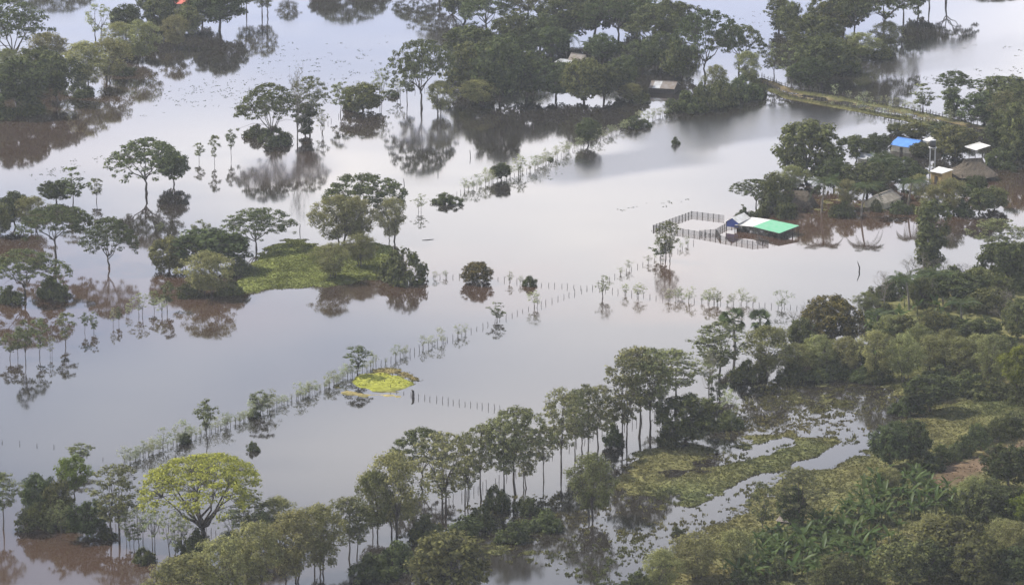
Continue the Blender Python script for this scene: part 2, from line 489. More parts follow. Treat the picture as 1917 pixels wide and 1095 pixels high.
l(big.outputs[0], sadd.inputs[0]); l(silt.outputs['Fac'], sadd.inputs[2]); l(sadd.outputs[0], rmp.inputs[0])
fine = nd('ShaderNodeTexNoise'); fine.inputs['Scale'].default_value = .9; fine.inputs['Detail'].default_value = 3
l(tc.outputs['Object'], fine.inputs['Vector'])
bp = nd('ShaderNodeBump'); bp.inputs['Distance'].default_value = .1
bs = nd('ShaderNodeMath'); bs.operation = 'MULTIPLY_ADD'; bs.inputs[1].default_value = .03; bs.inputs[2].default_value = .012
l(at.outputs['Fac'], bs.inputs[0]); l(bs.outputs[0], bp.inputs['Strength']); l(fine.outputs[0], bp.inputs['Height'])
ro = nd('ShaderNodeMath'); ro.operation = 'MULTIPLY_ADD'; ro.inputs[1].default_value = .16; ro.inputs[2].default_value = .045
l(at.outputs['Fac'], ro.inputs[0])
pw = nd('ShaderNodeBsdfPrincipled'); pw.inputs['IOR'].default_value = 1.38
l(rmp.outputs[0], pw.inputs['Base Color']); l(ro.outputs[0], pw.inputs['Roughness']); l(bp.outputs[0], pw.inputs['Normal'])
l(pw.outputs[0], o.inputs[0])
me = np_mesh('water', np.stack([fx, fy, np.zeros_like(fx)], 1), WF, wm)
# wind-ruffled patches
RUF = [([(1000,330),(1130,272),(1250,222),(1400,195),(1560,195),(1640,225),(1560,250),(1450,262),(1380,285),(1200,325),(1060,345)], 1.0, 9),
       ([(1620,160),(1720,80),(1900,60),(2000,90),(1850,130),(1700,150)], .6, 12),
       ([(150,560),(420,590),(300,470),(120,490)], .25, 10), ([(430,300),(600,260),(640,330),(470,345)], .5, 10), ([(740,215),(860,205),(860,290),(740,280)], .45, 8),
       ([(1180,520),(1320,500),(1340,640),(960,640),(940,600)], .35, 10), ([(950,480),(1300,430),(1330,500),(1000,560)], .2, 10)]
rf = np.clip(value_noise(fx*.45, fy, 9, 61) * .35 + value_noise(fx*.3, fy, 28, 62) * .35, 0, .2)      # faint current lines
for pts, amt, soft in RUF:
    d = sdf(fx, fy, poly_px(pts)) + value_noise(fx, fy, 18, 31) * 14
    rf = np.maximum(rf, amt * np.clip(d / soft + .4, 0, 1))
ra = me.attributes.new('ruffle', 'FLOAT', 'POINT'); ra.data.foreach_set('value', rf.astype(np.float32))
SILT = [([(-300,420),(250,455),(520,500),(560,600),(300,640),(-300,700)], .55, 40), ([(-300,960),(350,985),(500,1100),(300,1300),(-300,1300)], .55, 40), ([(560,470),(760,470),(900,480),(960,560),(800,590),(540,590)], .45, 30),
        ([(1380,370),(1900,330),(2000,400),(1800,430),(1560,470),(1300,470)], .6, 26), ([(860,500),(1020,500),(1020,580),(860,580)], .5, 18), ([(150,250),(380,260),(380,420),(150,420)], .25, 30), ([(-200,100),(300,110),(300,330),(-200,330)], .35, 30), ([(440,150),(700,150),(700,340),(440,340)], .3, 30), ([(1180,470),(1330,470),(1330,600),(1180,600)], .6, 15)]
sl = np.full(fx.shape, .05)
for pts, amt, soft in SILT:
    d = sdf(fx, fy, poly_px(pts)) + value_noise(fx, fy, 25, 33) * 20
    sl = np.maximum(sl, amt * np.clip(d / soft + .5, 0, 1))
sa_ = me.attributes.new('silt', 'FLOAT', 'POINT'); sa_.data.foreach_set('value', sl.astype(np.float32))
tag(link('water', me), 'still brown flood water mirroring a pale sky', kind='structure')

# ------------------------------------------------------------------ haze
hb = MB(); hb.box((0, 2650, 92.5), (8400, 7000, 193.0))
hm, t, o = new_mat('haze_air'); pv = t.nodes.new('ShaderNodeVolumePrincipled')
pv.inputs['Color'].default_value = (.86, .92, 1.0, 1); pv.inputs['Density'].default_value = .000075; pv.inputs['Anisotropy'].default_value = .25
t.links.new(pv.outputs[0], o.inputs['Volume'])
tag(hb.build('haze', hm), 'thin pale daylight haze over the flooded plain', kind='stuff')

# ------------------------------------------------------------------ tree builders
def leaf_mesh(name, centers, radii, per, size, flat, up, mat, r, aspect=.55):
    """leaf-sized faces spread through clumps"""
    centers = np.asarray(centers); radii = np.asarray(radii)
    cnt = np.maximum(3, (per * (radii / radii.mean())**2).astype(int))
    idx = np.repeat(np.arange(len(centers)), cnt); n = len(idx)
    d = r.normal(size=(n, 3)); d /= np.linalg.norm(d, axis=1)[:, None]
    d *= (r.random(n)**.45)[:, None]
    d[:, 2] *= flat
    p = centers[idx] + d * radii[idx][:, None]
    nr = r.normal(size=(n, 3))*.55; nr[:, 2] = np.abs(nr[:, 2]) + up*.8
    nr += d * np.array([1.5, 1.5, 1.5/max(flat, .3)])
    nr /= np.linalg.norm(nr, axis=1)[:, None]
    tv = np.cross(nr, r.normal(size=(n, 3))); tv /= np.linalg.norm(tv, axis=1)[:, None]
    bv = np.cross(nr, tv)
    s = size * r.uniform(.6, 1.4, n)[:, None]
    V = np.stack([p - tv*s, p + bv*s*aspect, p + tv*s, p - bv*s*aspect], 1)
    return np_mesh(name, V.reshape(-1, 3), np.arange(n*4).reshape(-1, 4), mat)

def curve(a, b, sag, k=5, wob=0, r=None):
    a, b = Vector(a), Vector(b); out = []
    for i in range(k):
        t = i/(k-1); p = a.lerp(b, t)
        p.z += sag * math.sin(math.pi*t)
        if wob and 0 < i < k-1: p += Vector(r.normal(size=3)*wob)
        out.append(p)
    return out

def make_tree(seed, H, R, th, shape, ncl, cr, flat, per, ls, tr, nl, leaf, bark='bark', up=.6, stems=1, low=0.0, gap=0.0):
    """returns trunk mesh, crown mesh, height, radius; the crown is clumps held by limbs"""
    r = np.random.default_rng(seed)
    ph = r.uniform(0, 6.28, 4)
    def lump(a): return 1 + .16*math.sin(2*a+ph[0]) + .12*math.sin(3*a+ph[1]) + .08*math.sin(5*a+ph[2])
    C = []
    tries = 0
    md = gap
    while len(C) < ncl and tries < ncl*30:
        tries += 1
        a = r.uniform(0, 6.283); rr = R * lump(a)
        if shape == 'umbrella':
            q = math.sqrt(r.random()); dome = math.sqrt(max(0, 1-(q*.97)**2))
            z = low*H + (H-low*H) * (.25 + .75*dome)
            if r.random() < .45: z -= r.random() * (H-low*H)*(.25+.45*(1-q))
            p = (math.cos(a)*rr*q, math.sin(a)*rr*q, z - cr*flat)
        elif shape == 'round':
            u = r.uniform(-1, 1); q = r.random()**.28
            zc = (H + low*H)/2; hh = (H - low*H)/2
            s = math.sqrt(1-u*u)
            p = (math.cos(a)*rr*s*q, math.sin(a)*rr*s*q, zc + u*hh*q*(.92 if u > 0 else .95))
        elif shape == 'oval':
            u = r.uniform(-.9, 1); q = r.random()**.5
            zc = H*(.5+low/2); hh = H*(1-low)/2
            s = math.sqrt(max(0, 1-u*u)) * (1.0 if u > -.2 else .75)
            p = (math.cos(a)*rr*s*q, math.sin(a)*rr*s*q, zc + u*hh*.95)
        else:                                        # mound
            u = r.random(); q = r.random()**.3; s = math.sqrt(1-u*u)
            p = (math.cos(a)*rr*s*q, math.sin(a)*rr*s*q, u*H*.9*q)
        if md and any((p[0]-c[0])**2 + (p[1]-c[1])**2 + ((p[2]-c[2])*1.6)**2 < md*md for c in C[-160:]): continue
        C.append(p)
    C = np.array(C)
    rads = cr * r.uniform(.65, 1.3, len(C))
    mb = MB(); nodes = []
    for s in range(stems):
        sa = r.uniform(0, 6.283); so = (0 if stems == 1 else R*.16)
        base = Vector((math.cos(sa)*so, math.sin(sa)*so, -.8))
        lean = Vector((r.normal()*R*.05, r.normal()*R*.05, 0))
        top = Vector((base.x*1.8, base.y*1.8, th*r.uniform(.9, 1.1))) + lean
        pts = curve(base, top, 0, 5, tr*.5, r)
        mb.tube(pts, [tr*(1.35-.16*k-.35*(k > 0)*.4) for k in range(5)], 6)
        for li in range(nl):
            a = (li + r.uniform(-.3, .3)) * 6.283/nl + sa
            start = pts[-1] if li % 3 else pts[-2].lerp(pts[-1], r.uniform(.3, .9))
            ext = R * r.uniform(.45, .72) * lump(a)
            zt = th + (H-th) * r.uniform(.45, .75)
            if li == 0: ext *= .2; zt = th + (H-th)*.8
            end = Vector((math.cos(a)*ext, math.sin(a)*ext, zt)) + Vector((top.x*.4, top.y*.4, 0))
            lp = curve(start, end, (-.06 if shape == 'umbrella' else -.03)*R, 6, R*.02, r)
            mb.tube(lp, [tr*(.55-.085*k) for k in range(6)], 5)
            nodes += lp[1:]
    if not nodes: nodes = [Vector((0, 0, .2*H))]
    NA = np.array([tuple(x) for x in nodes])
    for c in C[::1 if len(C) < 120 else 2]:
        dd = np.linalg.norm(NA - c, axis=1) + np.maximum(0, NA[:, 2]-c[2])*1.5
        b = Vector(NA[int(np.argmin(dd))])
        mb.tube(curve(b, c, .08*(Vector(c)-b).length, 3), [tr*.16, tr*.11, tr*.05], 3)
    trunk = mb.mesh('trunk', M[bark], True)
    crown = leaf_mesh('crown', C, rads, per, ls, flat, up, M[leaf], r)
    return trunk, crown, H, R

def make_bare(seed, H, R, depth, leaf=None):
    r = np.random.default_rng(seed); mb = MB(); tips = []
    twig = MB()
    def grow(p, d, ln, rd, lev):
        k = 4; pts = [p]; dd = d.copy()
        for i in range(k):
            dd = (dd + Vector(r.normal(size=3))*.13 + Vector((0, 0, .05))).normalized()
            pts.append(pts[-1] + dd*ln/k)
        (mb if lev < depth-1 else twig).tube(pts, [rd*(1-.5*i/k) for i in range(k+1)], 5 if lev < 2 else 3)
        if lev == depth: tips.append(tuple(pts[-1])); return
        nb = 3 if lev else 5
        for i in range(nb):
            q = pts[r.integers(2, k+1)]
            nd_ = (dd + Vector(r.normal(size=3))*.62).normalized()
            nd_.z = abs(nd_.z)*.8+.1
            grow(q, nd_, ln*r.uniform(.6, .8), rd*.52, lev+1)
    grow(Vector((0, 0, -.6)), Vector((0, 0, 1)), H*.36, H*.022, 0)
    for m_ in (mb, twig):
        if m_.v:
            zmax = max(max(v[2] for v in mb.v), max(v[2] for v in twig.v)) if twig.v else 1
    s = H / max(v[2] for v in twig.v)
    rmax = max(math.hypot(v[0], v[1]) for v in twig.v); sr = R / rmax
    for m_ in (mb, twig): m_.v = [(x*sr, y*sr, z*s) for x, y, z in m_.v]
    tips = np.array(tips) * np.array([sr, sr, s])
    crown = leaf_mesh('crown', tips, np.full(len(tips), .35), 3, .10, 1, .3, M[leaf or 'twig'], r)
    # twigs and their last dry leaves form the crown
    tv = np.array(twig.v, np.float32); q4 = np.array([f for f in twig.f if len(f) == 4]); 
    cv = np.empty(len(crown.vertices)*3, np.float32); crown.vertices.foreach_get('co', cv)
    cf = np.arange(len(crown.vertices)).reshape(-1, 4) + len(tv)
    crown2 = np_mesh('crown', np.concatenate([tv, cv.reshape(-1, 3)]), np.concatenate([q4, cf]), M[leaf or 'twig'])
    return mb.mesh('trunk', M['bark_pale'], True), crown2, H, R

P = {}
P['rain'] = [make_tree(100+i, 13, 8.5, (4.2, 3.4, 4.8, 3.8, 3.0)[i], 'umbrella', 190, 1.0, .42, 32, .27, .30, 7, 'rain', low=(.26, .2, .32, .24, .16)[i], gap=.8) for i in range(5)]
P['round'] = [make_tree(120+i, 10, 5.2, 3.2, 'round', 170, 1.0, .75, 42, .30, .28, 6, ('round', 'round_b')[i % 2], low=(.10, .04, .16, .08, .2)[i], gap=.45) for i in range(5)]
P['tall'] = [make_tree(140+i, 15, 4.6, (5.5, 4.4, 6.2, 3.8, 5.0)[i], 'oval', 150, .72, .6, 26, .22, .19, 6, 'tall', low=(.28, .2, .34, .18, .24)[i], gap=.8, stems=1+(i % 2)) for i in range(5)]
P['willow'] = [make_tree(160+i, 10, 4.6, 2.8, 'oval', 190, .85, .8, 48, .17, .14, 4, 'willow', stems=3, low=.14) for i in range(4)]
P['lime'] = [make_tree(170+i, 9, 4.0, 3.0, 'oval', 130, .8, .7, 45, .19, .18, 5, 'lime', low=.3) for i in range(1)]
P['young'] = [make_tree(180+i, 6, 1.7, 2.0, 'oval', 36, .46, .6, 22, .16, .08, 6, 'young', low=(.3, .2, .36, .25, .15)[i], gap=.3) for i in range(5)]
P['sparse'] = [make_tree(190+i, 7, 2.3, 2.2, 'oval', 46, .42, .6, 16, .14, .08, 5, 'pale', low=.25, stems=2) for i in range(3)]
P['column'] = [make_tree(200+i, 10, 2.4, 4, 'oval', 90, .75, .9, 42, .26, .2, 4, 'bush', low=.05) for i in range(2)]
P['bush'] = [make_tree(210+i, 3.2, 3.0, .8, 'mound', 70, .62, .8, 42, .20, .07, 4, 'bush', stems=3) for i in range(4)]
P['sapling'] = [make_tree(220+i, 2.4, 1.0, .6, 'oval', 26, .34, .8, 12, .08, .038, 5, 'pale', bark='bark_pale', low=.2) for i in range(6)]
P['yellow'] = [make_tree(240, 14, 9.0, 4.0, 'umbrella', 460, .85, .40, 30, .17, .42, 12, 'yellow', low=.42, gap=.5)]
P['rusty'] = [make_tree(250, 9, 6.2, 2.5, 'round', 240, .85, .7, 40, .27, .25, 6, 'rusty', low=.0, gap=.45)]
P['bare'] = [make_bare(260+i, 9, 4.0, 4) for i in range(3)]
P['greybush'] = [make_bare(270, 9, 5.0, 5)]

def make_frond(ln, droop, wd, mat, seed, fan=False):
    r = np.random.default_rng(seed); V = []; F = []
    def q(*p):
        i = len(V); V.extend(tuple(x) for x in p); F.append(tuple(range(i, i+4)))
    if fan:
        q((0, -.03, 0), (ln*.5, -.03, .12*ln), (ln*.5, .03, .12*ln), (0, .03, 0))
        for k in range(11):
            a = rad(-85 + 17*k); c = Vector((ln*.5, 0, .12*ln))
            d = Vector((math.cos(a), math.sin(a), .1)); e_ = c + d*ln*.5 + Vector((0, 0, -.12*ln)); mid = c + d*ln*.28
            s = Vector((-d.y, d.x, 0))*ln*.05
            q(c, mid - s, e_, mid + s)
        return np_mesh('frond', V, F, mat)
    k = 9; pts = []
    for i in range(k+1):
        t = i/k; pts.append(Vector((ln*t*(1-.18*t), 0, ln*(.42*t - droop*t*t))))
    for i in range(k):
        q(pts[i]+Vector((0, -.03, 0)), pts[i+1]+Vector((0, -.03, 0)), pts[i+1]+Vector((0, .03, 0)), pts[i]+Vector((0, .03, 0)))
    for i in range(1, 2*k):
        t = i/(2*k); j = int(t*k); p = pts[j].lerp(pts[j+1], t*k-j)
        L_ = wd*math.sin(math.pi*(.12+.86*t))
        for s in (-1, 1):
            tip = p + Vector((L_*.45, s*L_, -L_*.45*r.uniform(.7, 1.3)))
            mid = p.lerp(tip, .5) + Vector((0, 0, .05)); w2 = Vector((ln*.022, 0, 0))
            q(p, mid - w2, tip, mid + w2)
    return np_mesh('frond', V, F, mat)

def make_banana_leaf(ln, wd, droop, seed):
    r = np.random.default_rng(seed); V = []; F = []
    k = 6
    for i in range(k+1):
        t = i/k; w = wd*(math.sin(math.pi*min(1, .08+.9*t)))**.6
        x = ln*t*(1-.25*droop*t); z = ln*(1.0*t*(1-.3*droop) - droop*t*t*.9)
        V += [(x, -w, z+w*.3), (x, 0, z), (x, w, z+w*.3)]
    for i in range(k):
        for j in range(2):
            a = i*3+j; F.append((a, a+1, a+4, a+3))
    return np_mesh('leaf', V, F, M['banana'])
FROND = [make_frond(4.2, d, .75, M['palm'], i) for i, d in enumerate((.25, .5, .85, 1.15))]
FAN = [make_frond(2.2, .3, .5, M['palm'], 7, True)]
BLEAF = [make_banana_leaf(2.2, .27, d, i) for i, d in enumerate((.35, .7, 1.05))]
def palm_trunk(h, r0, lean):
    mb = MB(); pts = [Vector((lean*(t/6)**2, 0, -.6 + (h+.6)*t/6)) for t in range(7)]
    mb.tube(pts, [r0*(1.3-.07*k) for k in range(7)], 6)
    return mb.mesh('trunk', M['bark_pale'], True), pts[-1]
PT = [palm_trunk(6, .17, .9), palm_trunk(4.5, .17, .4)]
bst = MB(); bst.tube([(0, 0, -.3), (0, 0, .9), (.05, 0, 1.8)], [.16, .13, .09], 6)
BSTEM = bst.mesh('stem', M['stem'], True)

rnd = random.Random(11)
ORD = 'first second third fourth fifth sixth seventh eighth ninth tenth eleventh twelfth thirteenth fourteenth fifteenth sixteenth seventeenth eighteenth nineteenth twentieth'.split()
ORD += ['twenty-' + o for o in ORD[:9]] + ['thirtieth'] + ['thirty-' + o for o in ORD[:9]]
LOOK = {'rain': ('rain_tree', 'broad umbrella-crowned tree'), 'round': ('leafy_tree', 'dense dark-leaved tree'), 'tall': ('slender_tree', 'tall airy tree'),
        'willow': ('willowy_tree', 'soft olive bushy tree'), 'lime': ('lime_tree', 'bright lime-green tree'), 'young': ('young_tree', 'thin young tree'),
        'sparse': ('sparse_tree', 'pale sparse little tree'), 'column': ('vine_tree', 'upright vine-clad tree'), 'bush': ('bush', 'low dark bush'),
        'yellow': ('flowering_tree', 'wide yellow-green spreading tree'), 'rusty': ('domed_tree', 'domed tree with rusty-red top'), 'bare': ('bare_tree', 'bare pale-twigged tree'),
        'greybush': ('bare_tree', 'broad grey leafless tree'), 'coco': ('coconut_palm', 'feathery coconut palm'), 'fan': ('fan_palm', 'round-headed fan palm')}
PLANTED = []

def plant(kind, u, v, top, w, rz=None):
    """a tree whose foot is at photo point (u, v) of the ground, with its height and crown width read off the photo"""
    p = W(u, v); s = ppm(v)
    z = float(terrain(np.array([p.x]), np.array([p.y]))[0]); p.z = max(z, -.25)
    hm = (v - top) / s / math.cos(PITCH); wm_ = w / s
    rz = rnd.uniform(0, 6.283) if rz is None else rz
    if kind in ('coco', 'fan'):
        e = empty(LOOK[kind][0], p, rz)
        tm, tp = PT[0] if hm > 6.5 else PT[1]
        if kind == 'fan': tm, tp = PT[1]
        sc = hm / (tp.z + 1.0)
        e.scale = (sc, sc, sc)
        link('trunk', tm, e)
        nf = 17 if kind == 'coco' else 24
        for k in range(nf):
            m_ = FROND[rnd.choice((0, 1, 1, 2, 2, 3))] if kind == 'coco' else FAN[0]
            link('frond', m_, e, tp, (0 if kind == 'coco' else rnd.uniform(-1.4, 1.4), rnd.uniform(-.15, .1) if kind == 'coco' else rnd.uniform(-1.25, .95), k*6.283*.382 + rnd.uniform(-.2, .2)), (.9+rnd.random()*.25,)*3 if kind == 'coco' else None)
    else:
        tm, cm_, H, R = rnd.choice(P[kind])
        e = empty(LOOK[kind][0], p, rz, (wm_/2/R*.98, wm_/2/R*.98, hm/H*.98))
        link('trunk', tm, e); link('crown', cm_, e)
    PLANTED.append((e, kind, u, v))
    return e

def cluster(where, landmark, at, rows, group):
    """plant a stand of trees and word each one's label by look and by its rank from a landmark"""
    done = [(plant(*r[:5]), r[0], r[1], r[2], r[5] if len(r) > 5 else None) for r in rows]
    by = {}
    for d in done: by.setdefault(LOOK[d[1]][1], []).append(d)
    for look, ds in by.items():
        ds.sort(key=lambda d: math.hypot(d[2]-at[0], (d[3]-at[1])*2.2))
        k = 0
        for d in ds:
            k += 1
            lab = d[4] or (f'{look} {where}' if len(ds) == 1 else f'{look} {where}, {ORD[k-1]} from {landmark}')
            tag(d[0], lab, 'palm' if 'palm' in look else 'bush' if d[1] == 'bush' else 'tree', group)

# ------------------------------------------------------------------ trees, stand by stand
cluster('in the grove below the red roof', 'that roof', (355, 0), [
    ('rain', 20, 125, -5, 150), ('willow', 90, 140, 60, 95), ('round', 35, 212, 105, 120), ('round', 108, 192, 100, 90), ('willow', 158, 168, 78, 105),
    ('willow', 208, 152, 72, 90), ('willow', 264, 116, 38, 78, 'round-topped olive tree on bare stems over its own reflection'), ('sparse', 185, 80, 5, 75), ('round', 235, 70, 5, 60), ('round', 290, 62, -5, 75),
    ('willow', 328, 90, 28, 62), ('round', 352, 62, 8, 62), ('round', 410, 58, -30, 95), ('round', 75, 150, 85, 90), ('bush', 60, 212, 178, 60), ('willow', 15, 175, 90, 80),
    ('round', 300, 30, -40, 80), ('willow', 225, 110, 40, 70), ('round', 380, 40, -30, 70), ('bush', 150, 178, 150, 60), ('bush', 0, 222, 180, 60), ('bush', 230, 140, 115, 45)], 'trees below the red roof')
cluster('in water past the red roof', 'that roof', (355, 0), [
    ('tall', 462, 28, -55, 60), ('tall', 495, 30, -50, 62), ('tall', 540, -20, -82, 55), ('round', 610, -25, -85, 60), ('rain', 650, -50, -150, 125), ('round', 690, -40, -110, 70), ('rain', 100, -62, -150, 170)], 'trees standing in the far water')
cluster('in the mid-flood trio beside the twin forked trunks', 'the half-bare thin tree', (557, 265), [
    ('rain', 505, 268, 152, 116, 'umbrella tree with vines round its trunk, beside a thin half-bare tree'),
    ('bare', 557, 268, 116, 62, 'thin half-bare tree rising above the umbrella tree beside it'),
    ('tall', 580, 252, 140, 72, 'airy tree leaning out beyond the thin half-bare tree')], 'trees in the middle flood')
cluster('at the foot of the vine-wrapped umbrella tree', 'its trunk', (505, 265), [('bush', 482, 256, 228, 46), ('bush', 516, 268, 232, 66), ('column', 572, 255, 192, 34)], 'growth round the trunks')
cluster('in the thin line of trees', 'the half-bare tree', (557, 265), [
    ('young', 637, 216, 148, 42), ('round', 680, 208, 152, 78, 'squat wide dark tree in the thin line over open water'), ('sparse', 715, 196, 122, 42), ('sparse', 600, 250, 200, 40), ('bush', 655, 205, 175, 30), ('sparse', 745, 185, 145, 35)], 'thin tree line')
cluster('by the great lone umbrella tree', 'its forked trunk', (790, 200), [
    ('rain', 790, 203, 70, 122, 'great lone umbrella tree with forked trunk standing against the dark grove'), ('young', 763, 196, 118, 46), ('willow', 825, 214, 150, 58, 'bushy grey-green tree at the foot of the great umbrella tree'), ('bush', 735, 180, 165, 30)], 'trees by the great umbrella tree')
cluster('standing singly beside the broad flat tree', 'that tree', (275, 360), [
    ('rain', 275, 362, 256, 150, 'broad flat-topped tree standing alone over its brown reflection'), ('round', 325, 345, 280, 62, 'dark rounded tree tucked under the broad flat tree'), ('young', 372, 302, 264, 24), ('young', 402, 306, 248, 24), ('young', 433, 296, 240, 24)], 'trees round the broad flat tree')
cluster('in the loose flooded cluster', 'the wet grassy island', (430, 545), [
    ('young', 136, 384, 308, 58), ('round', 106, 378, 334, 62), ('young', 181, 378, 330, 36), ('round', 28, 425, 355, 64), ('willow', 62, 432, 365, 72), ('rain', 106, 482, 380, 128), ('rain', 206, 502, 403, 114), ('rain', 48, 560, 463, 140),
    ('bush', 100, 556, 512, 72), ('round', 0, 440, 375, 50), ('young', 301, 440, 413, 18), ('bush', 20, 565, 530, 60)], 'loose flooded cluster')
cluster('on the grassy island', 'its wet track', (560, 485), [
    ('round', 318, 508, 438, 78), ('round', 395, 505, 424, 136), ('young', 375, 475, 406, 42, 'small tuft-topped tree poking above the island thicket'), ('rain', 480, 468, 385, 122, 'flat-topped tree on bare forked trunks at the island bank'), ('willow', 388, 553, 470, 110), ('sparse', 345, 490, 430, 52),
    ('rain', 678, 440, 320, 138, 'tallest umbrella tree on the island, dark layered crown'), ('willow', 635, 462, 365, 115), ('willow', 668, 460, 370, 70), ('willow', 732, 452, 368, 66), ('willow', 620, 524, 460, 80), ('willow', 676, 500, 440, 72), ('bush', 754, 524, 456, 98, 'dome-shaped dark tree at the island tip over a brown reflection'), 
    ('bush', 445, 512, 480, 60), ('bush', 430, 550, 522, 44), ('bush', 355, 555, 525, 50)], 'island trees')
cluster('in the flooded row of saplings', 'the wet grassy island', (430, 545), [
    ('young', 20, 672, 620, 40), ('young', 48, 682, 595, 42), ('young', 74, 668, 590, 40), ('young', 123, 646, 578, 42), ('young', 158, 622, 582, 22), ('young', 176, 622, 580, 24), ('sparse', 212, 610, 570, 16), ('young', 222, 606, 570, 16),
    ('sparse', 262, 592, 545, 40), ('young', 288, 582, 540, 28), ('young', 314, 582, 524, 38), ('sparse', 240, 590, 565, 22), ('sparse', 300, 590, 552, 30), ('young', 34, 668, 612, 30), ('sparse', 95, 668, 625, 22)], 'flooded row of saplings')
cluster('along the posts past the island', 'the island', (754, 520), [
    ('rusty', 893, 528, 487, 66, 'small brown-tinged rounded tree alone over its brown reflection'), ('bush', 991, 534, 512, 30), ('sparse', 955, 530, 505, 18), ('sparse', 833, 520, 503, 16), ('sparse', 815, 522, 505, 14), ('sparse', 975, 532, 512, 12),
    ('young', 930, 600, 562, 34, 'small tuft-crowned tree alone on the diagonal post line'), ('sparse', 1001, 576, 540, 36), ('sparse', 1131, 556, 512, 40), ('sparse', 1196, 558, 526, 34), ('sparse', 1272, 558, 534, 26), ('sparse', 1170, 552, 528, 22), ('sparse', 1325, 570, 538, 30), ('sparse', 1345, 572, 542, 22)], 'small trees along the posts')
cluster('beside the pens', 'the pens', (1300, 440), [
    ('tall', 1250, 488, 410, 48, 'forked light-green tree standing in front of the cattle pens'), ('young', 1238, 486, 440, 40, 'low leaning tree at the foot of the forked tree by the pens')], 'trees at the pens')
cluster('on the upper living fence', 'the squat round tree', (1100, 270), [
    ('round', 1101, 272, 218, 48, 'squat round tree breaking the upper living fence, dark reflection below'), ('round', 938, 338, 303, 40, 'little dome-shaped tree at the lower end of the upper living fence'), ('sparse', 973, 325, 285, 36), ('sparse', 787, 396, 360, 30), ('bush', 838, 380, 358, 56), ('bush', 1190, 238, 212, 50), ('bush', 1030, 300, 292, 16)], 'upper living fence trees')
cluster('alone in open water', 'the grove', (1200, 190), [('bush', 1265, 270, 253, 17, 'tiny lone bush in the dark ruffled water'), ('bush', 474, 842, 822, 27, 'tiny half-drowned bush in open water above the yellow tree'),
    ('bush', 1898, 322, 305, 12, 'tiny clump on a post in the water beyond the thatched hut')], 'drowned bushes')
cluster('on the long living fence', 'the mown mound', (715, 720), [
    ('young', 669, 706, 648, 54, 'thick-crowned tree beside the bright mown mound'), ('young', 389, 830, 742, 50, 'tall bare-stemmed tree with tufted top above the yellow tree'), ('young', 488, 776, 726, 52, 'bent tree leaning over the long living fence'), ('bush', 476, 778, 762, 30), ('bush', 345, 828, 805, 26), ('young', 152, 875, 825, 56, 'thin flat-headed tree rising behind the lime-green one')], 'trees on the long living fence')
cluster('in the flooded grove', 'the tin barn', (1242, 158), [
    ('round', 885, 172, 75, 95), ('round', 935, 190, 62, 100), ('willow', 895, 196, 148, 90), ('round', 985, 182, 90, 100), ('round', 1040, 186, 112, 90), ('round', 1092, 192, 104, 88), ('round', 1132, 186, 118, 80), ('round', 1165, 172, 100, 66),
    ('round', 880, 118, 45, 95), ('rain', 915, 68, -20, 130), ('tall', 992, 70, -60, 110), ('round', 1058, 78, -15, 110), ('round', 1112, 70, -25, 100), ('rain', 1160, 88, -15, 135), ('round', 1030, 112, 48, 80), ('rain', 1222, 98, 5, 115),
    ('rain', 1320, 148, 14, 120, 'open umbrella tree with clear forked trunk by the dirt causeway end'), ('rain', 1382, 138, 42, 95, 'thin-leaved umbrella tree beside the clear forked one'), ('round', 1276, 146, 72, 66), ('round', 1202, 134, 70, 66), ('round', 1240, 118, 58, 76), ('round', 1128, 118, 60, 66),
    ('round', 1190, 66, -25, 100), ('round', 1262, 78, -5, 90), ('round', 905, 145, 80, 90), ('round', 955, 130, 60, 90), ('coco', 1060, 100, 58, 50), ('coco', 1110, 110, 74, 46), ('coco', 1000, 150, 105, 44), ('round', 1010, 95, 20, 90), ('round', 960, 100, 20, 80),
    ('tall', 820, -5, -90, 90), ('rain', 780, -25, -95, 110), ('rain', 850, 10, -80, 110), ('round', 870, 40, -30, 90), ('willow', 1180, 190, 155, 50), ('bush', 1200, 192, 170, 40)], 'flooded grove of the tin barn')
cluster('on the bank by the causeway', 'the dirt causeway', (1450, 165), [
    ('bush', 1285, 208, 168, 72), ('bush', 1318, 202, 152, 66), ('bush', 1350, 196, 145, 72), ('bush', 1388, 186, 136, 70), ('bush', 1415, 178, 135, 44), ('willow', 1340, 180, 120, 50), ('willow', 1400, 160, 95, 60)], 'bushes by the causeway')
cluster('in the wood behind the causeway', 'the causeway', (1500, 180), [
    ('column', 1458, 60, -8, 46), ('round', 1480, 70, 0, 50), ('round', 1522, 108, 22, 110), ('round', 1540, 155, 58, 100), ('rain', 1600, 88, -40, 140), ('rain', 1652, 78, -50, 130), ('tall', 1692, 42, -60, 90), ('tall', 1740, 15, -70, 70), ('rain', 1770, 5, -85, 120),
    ('young', 1450, 152, 76, 54), ('young', 1482, 158, 88, 50), ('round', 1516, 168, 106, 76), ('round', 1562, 135, 68, 80), ('willow', 1610, 110, 60, 80), ('willow', 1660, 90, 40, 70), ('round', 1580, 60, -40, 90), ('rain', 1860, -45, -95, 130), ('round', 1720, 20, -60, 70), ('round', 1550, 85, 0, 80), ('bush', 1640, 105, 75, 60), ('bush', 1585, 130, 100, 60)], 'wood behind the causeway')
